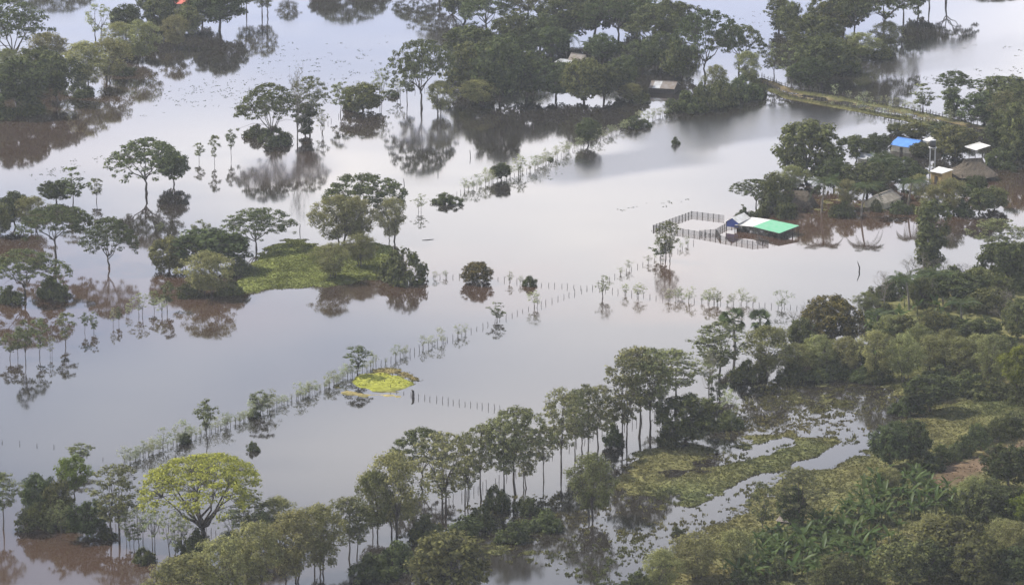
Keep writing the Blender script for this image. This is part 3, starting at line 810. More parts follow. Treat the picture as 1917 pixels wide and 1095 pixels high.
cluster('by the far end of the causeway', 'the white awning roof', (1838, 273), [
    ('rain', 1786, 192, 130, 74, 'small flat-topped tree rising behind the causeway end'), ('column', 1780, 222, 162, 42), ('young', 1726, 214, 158, 58), ('round', 1842, 232, 168, 96), ('round', 1892, 228, 138, 110), ('round', 1884, 288, 205, 90), ('round', 1785, 292, 230, 92), ('round', 1905, 295, 185, 90), ('tall', 1880, 270, 165, 70), ('round', 1760, 262, 225, 50), ('rain', 1870, 190, 140, 90),
    ('bush', 1870, 310, 270, 70), ('round', 1915, 250, 150, 80)], 'trees at the causeway end')
cluster('in the drowned hamlet', 'the blue roof', (1690, 268), [
    ('round', 1510, 338, 216, 126, 'biggest rounded tree of the hamlet, over open water'), ('round', 1602, 306, 250, 64), ('round', 1642, 296, 246, 54), ('round', 1680, 252, 228, 42), ('round', 1712, 256, 226, 52), ('round', 1722, 292, 264, 44), ('round', 1562, 356, 292, 74), ('round', 1622, 368, 300, 96), ('round', 1690, 352, 292, 84), ('willow', 1482, 356, 308, 66),
    ('rain', 1415, 388, 332, 80, 'lopsided flat tree at the hamlet corner leaning over open water'), ('round', 1452, 390, 318, 64), ('bush', 1455, 402, 352, 76), ('coco', 1612, 404, 336, 60), ('coco', 1538, 398, 328, 56), ('coco', 1700, 392, 330, 54), ('coco', 1785, 392, 338, 54), ('willow', 1780, 400, 332, 66), ('round', 1832, 400, 350, 66), ('round', 1862, 392, 345, 52), ('round', 1828, 362, 326, 42), ('willow', 1745, 398, 345, 60),
    ('bush', 1393, 408, 384, 34), ('bush', 1425, 405, 384, 34), ('bush', 1575, 404, 372, 50), ('bush', 1690, 398, 372, 50), ('bush', 1800, 402, 372, 50), ('willow', 1720, 372, 325, 50), ('willow', 1585, 390, 335, 50), ('round', 1655, 330, 280, 60), ('bush', 1640, 395, 372, 24), ('coco', 1655, 350, 290, 46)], 'hamlet trees')
cluster('by the bare trees', 'the bare trees', (1730, 510), [
    ('column', 1742, 512, 372, 74, 'tall dark vine-hung tree standing over the leafless thicket'), ('bare', 1728, 522, 462, 88), ('bare', 1705, 520, 480, 60), ('bare', 1765, 520, 478, 60), ('bare', 1805, 520, 490, 60), ('tall', 1866, 505, 408, 96, 'airy tree on the bank above the grey leafless tree'), ('round', 1882, 540, 452, 100), ('willow', 1917, 520, 470, 50)], 'trees by the leafless thicket')
cluster('in the wooded bank', 'the rusty-topped dome', (1555, 630), [
    ('rusty', 1555, 642, 548, 130), ('fan', 1376, 655, 583, 50), ('fan', 1425, 650, 585, 54), ('tall', 1346, 718, 598, 125), ('willow', 1440, 706, 608, 112), ('bare', 1492, 612, 556, 64), ('bare', 1656, 570, 506, 60), ('willow', 1622, 590, 544, 56), ('coco', 1702, 585, 515, 60), ('coco', 1765, 575, 512, 60), ('round', 1795, 575, 512, 100), ('round', 1728, 580, 522, 60),
    ('greybush', 1885, 625, 522, 125, 'broad grey leafless tree at the wooded bank'), ('round', 1905, 640, 560, 60), ('willow', 1532, 700, 624, 78), ('willow', 1585, 700, 628, 76), ('willow', 1640, 712, 618, 80), ('willow', 1692, 718, 628, 80), ('willow', 1745, 700, 632, 80), ('willow', 1800, 708, 638, 86), ('willow', 1858, 726, 630, 80), ('lime', 1905, 748, 645, 86), ('round', 1742, 772, 700, 96, 'dark tree at the pasture edge casting a crisp shadow'),
    ('round', 1747, 650, 578, 62), ('round', 1832, 650, 596, 90), ('willow', 1490, 702, 640, 70), ('willow', 1665, 640, 590, 60), ('round', 1500, 660, 590, 60), ('bush', 1700, 770, 735, 70), ('bush', 1560, 705, 665, 70), ('bush', 1480, 708, 672, 60), ('bush', 1810, 735, 690, 80), ('bush', 1870, 745, 705, 70), ('round', 1850, 590, 540, 70), ('round', 1690, 640, 590, 50), ('coco', 1640, 630, 575, 50), ('bush', 1400, 710, 665, 60), ('coco', 1890, 520, 458, 60), ('bush', 1640, 715, 680, 60), ('sparse', 1330, 735, 650, 50)], 'wooded bank')
cluster('in the drowned row', 'the dark rounded bush-tree', (1285, 825), [
    ('tall', 1195, 818, 640, 112), ('tall', 1218, 820, 645, 104), ('tall', 1170, 832, 660, 84), ('tall', 1262, 765, 648, 118), ('round', 1285, 828, 734, 116, 'dark rounded tree closing the drowned row of tall trees'), ('tall', 1050, 882, 718, 90), ('tall', 1076, 860, 722, 62), ('tall', 1096, 850, 712, 70), ('tall', 1120, 838, 714, 78), ('young', 1142, 825, 735, 48),
    ('tall', 966, 925, 753, 122), ('tall', 944, 935, 768, 84), ('tall', 902, 935, 786, 84), ('tall', 872, 945, 800, 72), ('tall', 830, 965, 800, 112), ('rain', 788, 905, 795, 118, 'flat dark-crowned tree rising behind the drowned row'), ('willow', 740, 1000, 838, 124), ('willow', 700, 1005, 875, 80), ('tall', 652, 1045, 922, 84), ('tall', 668, 1045, 930, 66),
    ('willow', 600, 1075, 940, 112), ('willow', 545, 1090, 952, 130), ('willow', 478, 1112, 972, 120), ('willow', 415, 1130, 1000, 130), ('willow', 340, 1150, 1035, 130), ('willow', 1110, 970, 842, 100, 'egg-shaped olive tree standing in front of the drowned row'), ('round', 840, 1120, 982, 152, 'biggest dark domed tree, standing before the drowned row'), ('bare', 1332, 740, 648, 44), ('young', 1342, 775, 690, 40),
    ('tall', 1018, 900, 790, 56), ('tall', 985, 915, 800, 60), ('bush', 1150, 832, 790, 40), ('bush', 930, 950, 905, 60), ('bush', 870, 1000, 960, 70), ('bush', 800, 1010, 955, 80), ('bush', 985, 960, 925, 50), ('bush', 700, 1080, 1030, 90), ('bush', 750, 1060, 1005, 90), ('bush', 1250, 835, 800, 50), ('bush', 1020, 990, 950, 70), ('bush', 960, 1010, 970, 70), ('bush', 900, 985, 945, 60), ('sparse', 1365, 790, 720, 50), ('bush', 1365, 800, 765, 60)], 'drowned row of tall trees')
cluster('beside the yellow spreading tree', 'that tree', (380, 1025), [
    ('yellow', 380, 1028, 848, 252, 'wide yellow-green spreading tree, largest crown beside the flood'), ('tall', 218, 1010, 860, 108, 'airy grey-trunked tree standing apart beside the yellow spreading tree'), ('round', 72, 968, 878, 72), ('round', 112, 978, 890, 60), ('lime', 138, 940, 848, 66, 'lime-topped tree peeping over its dark neighbours'), ('round', 165, 1005, 928, 76), ('bush', 68, 985, 935, 84), ('bush', 108, 990, 945, 60), ('tall', 5, 990, 876, 72),
    ('sparse', 265, 1020, 920, 50), ('sparse', 288, 1030, 930, 56), ('sparse', 325, 1045, 950, 66), ('sparse', 345, 1030, 940, 56), ('tall', 468, 1010, 922, 100), ('willow', 522, 1010, 926, 86), ('sparse', 240, 1020, 950, 40), ('young', 250, 1022, 975, 36), ('bush', 365, 1035, 985, 60), ('young', 112, 1010, 930, 46), ('bush', 195, 1005, 975, 50), ('bush', 440, 1030, 985, 60), ('sparse', 430, 1020, 940, 60), ('bush', 330, 1080, 1040, 70), ('bush', 270, 1050, 1020, 50), ('young', 490, 1035, 950, 44)], 'trees beside the yellow one')
cluster('on the pasture', 'the bare soil patch', (1820, 880), [
    ('round', 1668, 882, 792, 84, 'spreading mango-like tree, darker half of a close pair'), ('round', 1705, 876, 786, 76, 'spreading mango-like tree, farther half of a close pair'), ('bush', 1770, 872, 836, 56), ('bush', 1800, 860, 818, 54), ('bush', 1830, 845, 800, 56), ('bush', 1862, 832, 788, 54), ('bush', 1895, 822, 775, 60), ('bush', 1740, 888, 850, 56), ('bush', 1712, 900, 868, 50), ('round', 1888, 925, 836, 96), ('tall', 1492, 992, 880, 120), ('round', 1480, 990, 910, 60),
    ('young', 1428, 1020, 905, 58), ('willow', 1300, 1090, 1000, 120), ('willow', 1375, 1080, 1000, 80), ('willow', 1240, 1110, 1030, 80), ('bush', 1200, 1110, 1070, 80), ('round', 1785, 1075, 975, 150), ('round', 1850, 1010, 902, 104), ('willow', 1905, 1090, 985, 100), ('round', 1690, 1110, 1020, 110), ('lime', 1925, 1020, 930, 90), ('round', 1830, 1110, 1010, 110), ('willow', 1740, 1040, 970, 70), ('bush', 1920, 960, 915, 80), ('bush', 1820, 1000, 950, 60),
    ('bush', 1270, 1000, 980, 26), ('bush', 1245, 1060, 1040, 30), ('willow', 1660, 930, 885, 60), ('bush', 1545, 1000, 970, 40), ('bush', 1500, 1010, 985, 40)], 'pasture trees')

cluster('in the bank undergrowth', 'the grey leafless tree', (1885, 625), [
    ('bush', 1655, 560, 525, 56), ('bush', 1690, 545, 510, 60), ('bush', 1735, 535, 500, 60), ('bush', 1780, 540, 498, 60), ('bush', 1830, 545, 500, 70), ('bush', 1915, 545, 505, 60), ('bush', 1655, 600, 568, 50), ('bush', 1850, 560, 520, 60), ('round', 1870, 575, 515, 70), ('round', 1830, 560, 500, 64), ('bush', 1905, 600, 560, 60),
    ('coco', 1850, 540, 478, 50), ('coco', 1745, 560, 500, 52), ('coco', 1800, 620, 560, 50), ('round', 1770, 640, 590, 60), ('bush', 1715, 660, 625, 56), ('bush', 1790, 665, 628, 60), ('bush', 1850, 675, 635, 64), ('bush', 1905, 690, 650, 60), ('round', 1880, 690, 630, 70), ('willow', 1720, 680, 615, 70), ('willow', 1775, 690, 620, 70), ('willow', 1830, 700, 630, 76), ('bush', 1760, 720, 685, 64), ('bush', 1830, 745, 715, 70), ('bush', 1910, 755, 722, 70),
    ('round', 1600, 690, 640, 60), ('bush', 1610, 712, 684, 50), ('bush', 1530, 712, 684, 50)], 'bank undergrowth')
cluster('in the thicket past the bananas', 'the bare soil patch', (1820, 880), [
    ('round', 1900, 1000, 920, 80), ('bush', 1850, 960, 920, 60), ('bush', 1800, 975, 935, 60), ('round', 1740, 1100, 1020, 90), ('bush', 1690, 1050, 1010, 70), ('willow', 1880, 1060, 980, 80), ('bush', 1840, 1050, 1000, 70), ('round', 1900, 1110, 1030, 100), ('bush', 1610, 1100, 1055, 70), ('bush', 1400, 1100, 1060, 60), ('bush', 1460, 1090, 1050, 60), ('round', 1560, 1120, 1045, 80), ('willow', 1820, 970, 900, 60)], 'thicket past the bananas')

# ------------------------------------------------------------------ banana plants
BAN = [([(1345,1100),(1400,1040),(1480,1005),(1590,960),(1660,975),(1700,1020),(1640,1060),(1620,1100)], 165, 'banana plant in the broad dark-leaved patch beside the pasture', 'broad banana patch'),
       ([(1590,965),(1600,925),(1650,905),(1720,910),(1790,945),(1785,975),(1690,985)], 78, 'banana plant in the narrow patch below the bare soil', 'banana patch by the bare soil'),
       ([(1630,650),(1615,610),(1660,575),(1780,560),(1830,590),(1800,640),(1700,655)], 44, 'banana plant among the palms of the wooded bank', 'bananas on the wooded bank'),
       ([(1500,700),(1510,680),(1640,680),(1650,705)], 13, 'banana plant at the water edge under the rusty-topped dome', 'bananas by the pond')]
for pts, cnt, lab, grp in BAN:
    us = [p[0] for p in pts]; vs_ = [p[1] for p in pts]; k = 0
    PP = np.array(pts, float)
    while k < cnt:
        u, v = rnd.uniform(min(us), max(us)), rnd.uniform(min(vs_), max(vs_))
        if sdf(np.array([u]), np.array([v]), PP)[0] < 0: continue
        k += 1
        p = W(u, v); p.z = max(-.2, float(terrain(np.array([p.x]), np.array([p.y]))[0]))
        s = rnd.uniform(.62, 1.05)
        e = tag(empty('banana_plant', p, rnd.uniform(0, 6.28), (s, s, s*rnd.uniform(.9, 1.2))), lab, 'banana plant', grp)
        link('stem', BSTEM, e)
        nlv = rnd.randint(6, 8)
        for q in range(nlv):
            link('leaf', rnd.choice(BLEAF), e, (.04, 0, 1.75), (rnd.uniform(-.3, .3), rnd.uniform(-.25, .35), q*2.4 + rnd.uniform(-.3, .3)), (rnd.uniform(.8, 1.2),)*3)

# ------------------------------------------------------------------ fences
def post_mesh(seed, h, r0):
    r = np.random.default_rng(seed); mb = MB()
    l1, l2 = r.normal(0, .06, 2) * h
    mb.tube([(0, 0, -.5), (l1*.4, l2*.4, h*.45), (l1, l2, h)], [r0*1.1, r0, r0*.8], 5)
    return mb.mesh('post', M['post'], True)
POSTS = [post_mesh(300+i, .64, .052) for i in range(5)]

def along(pts, step):
    out_ = []; carry = 0.0
    for (u0, v0), (u1, v1) in zip(pts, pts[1:]):
        ln = math.hypot(u1-u0, v1-v0); t = carry
        while t < ln:
            out_.append((u0+(u1-u0)*t/ln, v0+(v1-v0)*t/ln)); t += step
        carry = t - ln
    return out_

def post_fence(name, pts, step, h, label, group='post fences', jit=1.2, skip=0.0, fat=1.0, rail=0.0):
    ps = along(pts, step); o0 = W(*ps[0])
    e = tag(empty(name, o0), label, 'fence', group)
    for (u0, v0), (u1, v1) in zip(pts, pts[1:]) if rail else ():
        a, b = W(u0, v0) - o0, W(u1, v1) - o0
        mb = MB(); mb.bar(a + Vector((0, 0, rail)), b + Vector((0, 0, rail)), .05, .08); mb.build('rail', M['post'], e)
    for u, v in ps:
        if rnd.random() < skip: continue
        p = W(u+rnd.uniform(-jit, jit), v+rnd.uniform(-jit, jit)*.5)
        hh = h*rnd.uniform(.7, 1.25)
        z0 = max(0.0, float(terrain(np.array([p.x]), np.array([p.y]))[0]))
        link('post', rnd.choice(POSTS), e, (p.x-o0.x, p.y-o0.y, z0), (rnd.uniform(-.1, .1), rnd.uniform(-.1, .1), rnd.uniform(0, 6.28)), (fat, fat, hh))
    return e

def sapling_row(pts, step, h, label, group, jit=3, fill=1.0):
    for u, v in along(pts, step):
        if rnd.random() > fill: continue
        p = W(u+rnd.uniform(-jit, jit), v+rnd.uniform(-jit, jit)*.4)
        tm, cm_, H, R = rnd.choice(P['sapling'])
        s = h/H*rnd.choice((.45, .6, .7, .85, 1.0, 1.1, 1.3))*rnd.uniform(.85, 1.15)
        e = tag(empty('fence_sapling', p, rnd.uniform(0, 6.28), (s*rnd.uniform(.8, 1.5), s*rnd.uniform(.8, 1.5), s)), label, 'sapling', group)
        e.rotation_euler = (rnd.uniform(-.16, .16), rnd.uniform(-.16, .16), e.rotation_euler.z)
        link('trunk', tm, e); link('crown', cm_, e)

LONG = [(235,868),(300,842),(380,812),(450,790),(540,752),(600,730),(660,702),(740,672),(870,626)]
post_fence('living_fence', LONG, 9.5, 1.5, 'long crooked post fence running past the bright mown mound')
sapling_row(LONG[:5], 7.0, 2.5, 'leafy pale sapling in the long living fence above the yellow tree', 'saplings of the long living fence', 5, .8)
sapling_row(LONG[4:7], 8.0, 2.6, 'leafy pale sapling in the living fence leading up to the mown mound', 'saplings up to the mown mound', 4, .85)
sapling_row(LONG[6:9], 11, 2.2, 'leafy pale sapling in the living fence beyond the mown mound', 'saplings beyond the mown mound', 4, .7)
sapling_row(LONG[:7], 9.5, 1.3, 'low bushy sprout between the taller saplings of the long living fence', 'low sprouts of the long living fence', 5, .95)
post_fence('post_fence', [(872,625),(985,581),(1110,538),(1200,497),(1252,478),(1300,456)], 11.5, 1.15, 'thin post fence running from the long living fence up to the pens')
sapling_row([(1165,512),(1200,497),(1300,456)], 17, 2.2, 'sparse sapling on the post line below the pens', 'saplings below the pens', 4, .7)
post_fence('post_fence', [(800,521),(900,518),(1010,534),(1110,541),(1250,561),(1400,572),(1500,578)], 12, 1.1, 'straggling post fence crossing open water from island to wooded bank')
sapling_row([(1255,562),(1330,568),(1480,577)], 13, 2.4, 'spindly sapling among the posts near the wooded bank', 'saplings by the wooded bank', 5, .75)
UP = [(820,382),(870,358),(930,338),(1000,318),(1040,296),(1100,270),(1140,255),(1180,240),(1245,215)]
post_fence('living_fence', UP, 8, 1.2, 'upper living fence between open water and the dark ruffled water')
sapling_row(UP[1:5], 6.5, 2.6, 'leafy sapling in the upper living fence, below its squat round tree', 'lower saplings of the upper fence', 3, .9)
sapling_row(UP[4:], 6.5, 2.4, 'leafy sapling in the upper living fence, near the causeway bushes', 'higher saplings of the upper fence', 3, .85)
post_fence('post_fence', [(784,744),(840,752),(945,768)], 11, 1.25, 'bare post fence stepping away from the mown mound')
post_fence('post_fence', [(720,719),(735,733),(775,740)], 14, .8, 'few stakes at the edge of the bright mown mound')
post_fence('post_fence', [(1868,362),(1890,352),(1925,335)], 5.5, 2.0, 'close-set stake fence beside the thatched hut')
post_fence('post_fence', [(1425,150),(1480,170),(1560,182.5),(1690,206),(1830,238)], 6.0, 1.7, 'stake fence along the far side of the dirt causeway', fat=1.8, rail=1.05)
post_fence('post_fence', [(1425,158),(1480,184),(1560,198.5),(1690,222),(1815,249)], 6.5, 1.6, 'stake fence along the near side of the dirt causeway', fat=1.8, rail=1.0)
sapling_row([(1560,181),(1690,205),(1800,232)], 15, 2.8, 'small tree sprouting from the far fence of the dirt causeway', 'causeway fence saplings', 4, .8)
sapling_row([(1560,199),(1690,223),(1760,240)], 11, 2.4, 'small tree sprouting from the near fence of the dirt causeway', 'near causeway saplings', 3, .8)
post_fence('post_fence', [(770,970),(880,925),(1000,870),(1100,822),(1200,790),(1330,745)], 8.5, 1.6, 'dense stake fence hidden behind the drowned row of tall trees', skip=.25)
post_fence('post_fence', [(180,990),(280,985),(420,1000),(560,1010)], 9, 1.2, 'stake fence in the water behind the yellow spreading tree', skip=.3)
post_fence('post_fence', [(600,240),(660,205),(750,178),(860,160)], 8, 1.4, 'far stake fence along the thin tree line', skip=.3)
post_fence('post_fence', [(930,40),(1010,35),(1060,28)], 5, 1.5, 'far stake fence glimpsed behind the flooded grove')
post_fence('post_fence', [(1640,404),(1690,400),(1740,405)], 16, 1.3, 'few stakes in front of the tin-roofed gable house', skip=.2)
post_fence('post_fence', [(5,828),(110,838),(200,862)], 32, .8, 'few drowned stakes in open water above the lime-topped tree')
tall_post = post_mesh(330, 1.6, .085)
for (u, v), w_ in zip([(757, 348), (820, 322), (881, 294), (940, 270), (999, 244)], ('first', 'second', 'third', 'fourth', 'fifth')):
    tag(link('line_post', tall_post, None, W(u, v), (rnd.uniform(-.03, .03), rnd.uniform(-.03, .03), rnd.uniform(0, 6))), f'lone tall post in open water, {w_} counting from the island towards the grove', 'post', 'lone line posts')
tag(link('line_post', tall_post, None, W(561, 434)), 'lone tall post standing close behind the grassy island', 'post', 'lone line posts')

def stick(name, pts, rs, u, v, label, cat):
    mb = MB()
    for pp, rr in zip(pts, rs): mb.tube(pp, rr, 5)
    o = mb.build(name, M['post'], None, True); o.location = W(u, v); tag(o, label, cat)
stick('dead_branch', [[(0, 0, -.5), (.12, 0, .7), (-.08, 0, 1.3), (-.35, 0, 2.1)], [(-.08, 0, 1.3), (-.25, .2, 1.6), (-.2, .2, 1.9)]], [[.16, .14, .1, .04], [.08, .06, .03]], 1608, 508, 'crooked dead branch sticking out of open water', 'branch')
stick('tree_stump', [[(0, 0, -.5), (.06, 0, .6), (.02, 0, 1.05), (-.25, 0, 1.3)], [(0, 0, .8), (.2, 0, 1.1)]], [[.26, .24, .2, .1], [.1, .05]], 773, 743, 'dark broken stump at the tip of the mown mound', 'stump')
stick('dead_branch', [[(0, 0, -.4), (.1, 0, .9), (0, 0, 1.5)], [(.1, 0, .6), (.7, .1, .9)], [(.05, 0, .5), (-.6, 0, .1)]], [[.1, .07, .03], [.05, .02], [.06, .02]], 477, 335, 'small forked snag in open water near the broad flat tree', 'branch')
stick('drift_log', [[(-1.2, 0, .02), (0, .3, .05), (1.2, .9, .03)]], [[.05, .07, .04]], 801, 450, 'thin floating log in open water beside the island', 'log')

# ------------------------------------------------------------------ cattle pens
M['rail'] = solid_mat('rail_wood', (0.045, 0.042, 0.042), .85, .3, 3)
def pen(name, pts, label, h=.85, step=1.3):
    P0 = [W(u, v) for u, v in pts]; o0 = P0[0]
    e = tag(empty(name, o0), label, 'fence', 'cattle pens')
    for a, b in zip(P0, P0[1:]):
        d = b - a; n = max(1, round(d.length/step))
        for k in range(n):
            p = a + d*(k/n) - o0
            mb = MB(); mb.box((0, 0, h/2-.2), (.12, .12, h+.5), rnd.uniform(0, 1)); mb.build('post', M['rail'], e).location = p
        for r in range(4):
            z = .10 + r*.22
            mb = MB(); mb.bar(a - o0 + Vector((0, 0, z)), b - o0 + Vector((0, 0, z)), .05, .075)
            mb.build('rail', M['rail'], e)
pen('cattle_pen', [(1223,429),(1295,403),(1356,410.5)], 'back run of the dark-railed cattle pen, bending beside the open water')
pen('cattle_pen', [(1223,429.5),(1268,434.5),(1310,441),(1349,448)], 'front run of the dark-railed cattle pen behind the forked tree')
pen('cattle_pen', [(1310,439),(1340,436.5),(1360,425),(1380,422)], 'short inner run dividing the cattle pen next to the blue gable')
pen('cattle_pen', [(1341,437),(1349,448.5),(1409,459),(1438,457),(1416,448)], 'small forward pen jutting out before the green-roofed shed')
pen('cattle_pen', [(1384,432),(1420,440),(1457,447),(1490,434)], 'railings closing the space under the green-roofed shed')

# ------------------------------------------------------------------ roofs and houses
def roof_mat(name, c, rough=.45, noise=.15, dirt=None, metal=0.0):
    return solid_mat(name, c, rough, noise, .9, metal, (1, 1, 1), 0, dirt)
M['tin_white'] = roof_mat('white_sheet', (.66, .66, .65), .55, .1, (.48, .46, .43))
M['tin_green'] = roof_mat('green_sheet', (.10, .38, .20), .6, .15, (.20, .42, .29))
M['tin_blue'] = roof_mat('blue_sheet', (.09, .24, .62), .45, .12)
M['tin_grey'] = roof_mat('grey_sheet', (.42, .44, .47), .45, .2, (.24, .23, .22))
M['tin_dark'] = roof_mat('rusted_sheet', (.16, .15, .145), .6, .3, (.12, .085, .06))
M['tin_red'] = roof_mat('red_sheet', (.62, .13, .09), .5, .1)
M['fibre'] = roof_mat('weathered_sheet', (.30, .27, .22), .8, .3, (.17, .15, .12))
M['blue_paint'] = solid_mat('blue_boards', (.05, .08, .30), .7, .12, 2)
M['plaster'] = solid_mat('plaster_wall', (.55, .50, .38), .9, .2, 1.5)
M['ochre'] = solid_mat('ochre_wall', (.42, .30, .12), .9, .2, 1.5)
M['timber'] = solid_mat('timber', (.06, .05, .042), .85, .35, 3)
M['thatch'] = solid_mat('thatch', (.095, .075, .052), .95, .55, 2.2, stretch=(3, 3, .8), bump=.8)
M['black_tank'] = solid_mat('black_tank', (.02, .02, .022), .45, .2, 3)
M['white_paint'] = solid_mat('white_paint', (.42, .42, .42), .6, .1, 2)

def sheets(parent, o0, a, b, c, d, mat, width=1.0, name='roof_sheet', over=.03):
    """a slope with eave a-b and ridge d-c, laid as separate corrugated sheets, each with its own thickness"""
    a, b, c, d = (Vector(p) - o0 for p in (a, b, c, d))
    n = max(1, round((b-a).length / width))
    nrm = (b-a).cross(d-a).normalized()
    if nrm.z < 0: nrm = -nrm
    for k in range(n):
        t0, t1 = k/n, (k+1)/n + (over/ (b-a).length if k < n-1 else 0)
        lift = nrm * (.012*(k % 2) + rnd.uniform(0, .006))
        V = []; F = []
        m = 6
        j0, j1 = rnd.uniform(-.05, .05), rnd.uniform(-.02, .02)
        for i in range(m+1):
            t = t0 + (t1-t0)*i/m
            e_, r_ = a.lerp(b, t), d.lerp(c, t)
            run = (e_-r_).normalized()
            wv = nrm*(.022 if i % 2 else -.022) + lift
            top0, top1 = e_ + run*j0 + wv, r_ + run*j1 + wv
            V += [top0, top1, top1 - nrm*.02, top0 - nrm*.02]
        for i in range(m):
            q = i*4
            F += [(q, q+4, q+5, q+1), (q+3, q+2, q+6, q+7), (q, q+3, q+7, q+4), (q+1, q+5, q+6, q+2)]
        F += [(0, 1, 2, 3), (m*4, m*4+3, m*4+2, m*4+1)]
        me_ = bpy.data.meshes.new(name); me_.from_pydata([tuple(p) for p in V], [], F); me_.materials.append(rnd.choice(mat) if isinstance(mat, tuple) else mat); me_.update()
        link(name, me_, parent)

def house(name, eL, eR, rL, rR, ze, zr, mat, wall, label, cat='house', back=True, walls=True, base=-.6, miss=None):
    """gable house from its near eave and its ridge; the far slope mirrors the near one"""
    eL, eR = W(*eL, ze), W(*eR, ze); rL, rR = W(*rL, zr), W(*rR, zr)
    fwd = ((rL+rR)-(eL+eR))/2; fwd.z = 0
    ax = (rR-rL); ax.z = 0; ax = ax.normalized()
    eR = eL + ax*(eR-eL).dot(ax)
    run = fwd - ax*fwd.dot(ax)
    rL2 = eL + run; rL2.z = zr; rR2 = eR + run; rR2.z = zr
    bL = eL + run*2; bR = eR + run*2
    c0 = (eL+eR+bL+bR)/4; c0.z = 0
    e = tag(empty(name, c0), label, cat)
    sheets(e, c0, eL, eR, rR2, rL2, mat)
    if back: sheets(e, c0, bL, bR, rR2 + Vector((0, 0, .015)), rL2 + Vector((0, 0, .015)), mat)
    mb = MB(); mb.bar(rL2-c0+Vector((0, 0, .05)), rR2-c0+Vector((0, 0, .05)), .3, .05); mb.build('ridge_cap', mat[0] if isinstance(mat, tuple) else mat, e)
    ins = .25
    A, B = eL + ax*ins + run*.10, eR - ax*ins + run*.10
    C_, D = bR - ax*ins - run*.10, bL + ax*ins - run*.10
    if walls:
        for k, (p, q) in enumerate(((A, B), (B, C_), (C_, D), (D, A))):
            p, q = p-c0, q-c0
            mb = MB(); d = (q-p).normalized(); nr = Vector((d.y, -d.x, 0))*.06
            top = ze-.08
            prof = [(p, base), (q, base), (q, top)] + ([((p+q)/2, zr-.15)] if k % 2 else []) + [(p, top)]
            i = 0
            for s in (-1, 1):
                for pt, z in prof: mb.v.append(tuple(Vector((pt.x, pt.y, z)) + nr*s))
            m = len(prof); mb.f += [tuple(range(m)), tuple(range(2*m-1, m-1, -1))] + [(j, j+m, (j+1) % m + m, (j+1) % m) for j in range(m)]
            w_ = mb.build('wall', wall, e)
            if k == 0:
                mid = (p+q)/2
                mb = MB(); mb.box((0, 0, 0), (.8, .05, min(1.6, ze)), math.atan2(d.y, d.x)); dd = mb.build('door', M['timber'], e); dd.location = (mid.x + d.y*.10, mid.y - d.x*.10, min(1.6, ze)/2-.25)
    else:
        for p in (A, B, C_, D, (A+B)/2, (C_+D)/2):
            mb = MB(); mb.box((0, 0, (ze+base)/2), (.14, .14, ze-base-.06)); mb.build('post', M['timber'], e).location = (p.x-c0.x, p.y-c0.y, 0)
    return e

# open shed with white and green roof
def slab_shed():
    zf, zb = 1.35, 1.75
    q = lambda u, v, z: W(u, v, z)
    wf0, wf1, wb1, wb0 = q(1375, 421.4, zf), q(1409, 424.5, zf), q(1443, 411.5, zb), q(1407, 406.5, zb)
    gf1, gb1 = q(1459, 436.8, zf), q(1496, 422.4, zb)
    c0 = (wf0+gb1)/2; c0.z = 0
    e = tag(empty('cattle_shed', c0), 'open cattle shed with green and white sheet roof standing in the flood', 'shed')
    sheets(e, c0, wf0, wf1, wb1, wb0, M['tin_white'], 1.0, 'white_sheet')
    sheets(e, c0, wf1+Vector((.02, -.02, .03)), gf1, gb1, wb1+Vector((.02, -.02, .03)), M['tin_green'], 1.0, 'green_sheet')
    for a, b, n in ((wf0, wf1, 3), (wf1, gf1, 5), (wb0, wb1, 3), (wb1, gb1, 5), (gf1, gb1, 3)):
        for k in range(n+1):
            p = a.lerp(b, .03+.94*k/n) - c0; z = p.z - .08
            mb = MB(); mb.box((0, 0, (z-.6)/2), (.15, .15, z+.6)); mb.build('post', M['timber'], e).location = (p.x, p.y, 0)
        mb = MB(); mb.bar(a-c0-Vector((0, 0, .10)), b-c0-Vector((0, 0, .10)), .10, .14); mb.build('beam', M['timber'], e)
slab_shed()
def blue_hut():
    ze, zr = 1.75, 2.75
    rn, rf_ = W(1370, 408, zr), W(1393, 398.2, zr)
    sr = W(1383.5, 416.3, ze)
    ax = (rf_-rn); ax.z = 0; ln = ax.length; ax.normalize()
    side = Vector((ax.y, -ax.x, 0)); hw = abs((sr-rn).dot(side)); hw = max(1.6, min(2.6, hw))
    c0 = (rn+rf_)/2; c0.z = 0
    e = tag(empty('gabled_shed', c0), 'small white-roofed shed with a blue gable beside the pens', 'shed')
    for s in (1, -1):
        a = rn + side*hw*s; b = rf_ + side*hw*s; a.z = b.z = ze
        sheets(e, c0, a, b, rf_+Vector((0, 0, .01*s)), rn+Vector((0, 0, .01*s)), M['tin_white'], 1.0)
    for k, p0 in ((1, rn), (0, rf_)):
        mb = MB(); pp = p0 + ax*(.35 if k else -.35) - c0
        prof = [pp+side*hw*.92, pp-side*hw*.92]
        zs = [(prof[0], .75), (prof[1], .75), (prof[1], ze-.02), (pp, zr-.12), (prof[0], ze-.02)]
        for s in (-.03, .03):
            for pt, z in zs: mb.v.append(tuple(Vector((pt.x, pt.y, z)) + ax*s))
        mb.f += [(0, 1, 2, 3, 4), (9, 8, 7, 6, 5)] + [(j, j+5, (j+1) % 5+5, (j+1) % 5) for j in range(5)]
        tag(mb.build('gable_wall', M['blue_paint'] if k else M['timber'], e), 'blue painted gable boards' if k else None)
        for s in (.9, -.9):
            mb = MB(); mb.box((0, 0, .55), (.15, .15, 2.3)); mb.build('post', M['timber'], e).location = pp + side*hw*s + Vector((0, 0, -pp.z))
blue_hut()

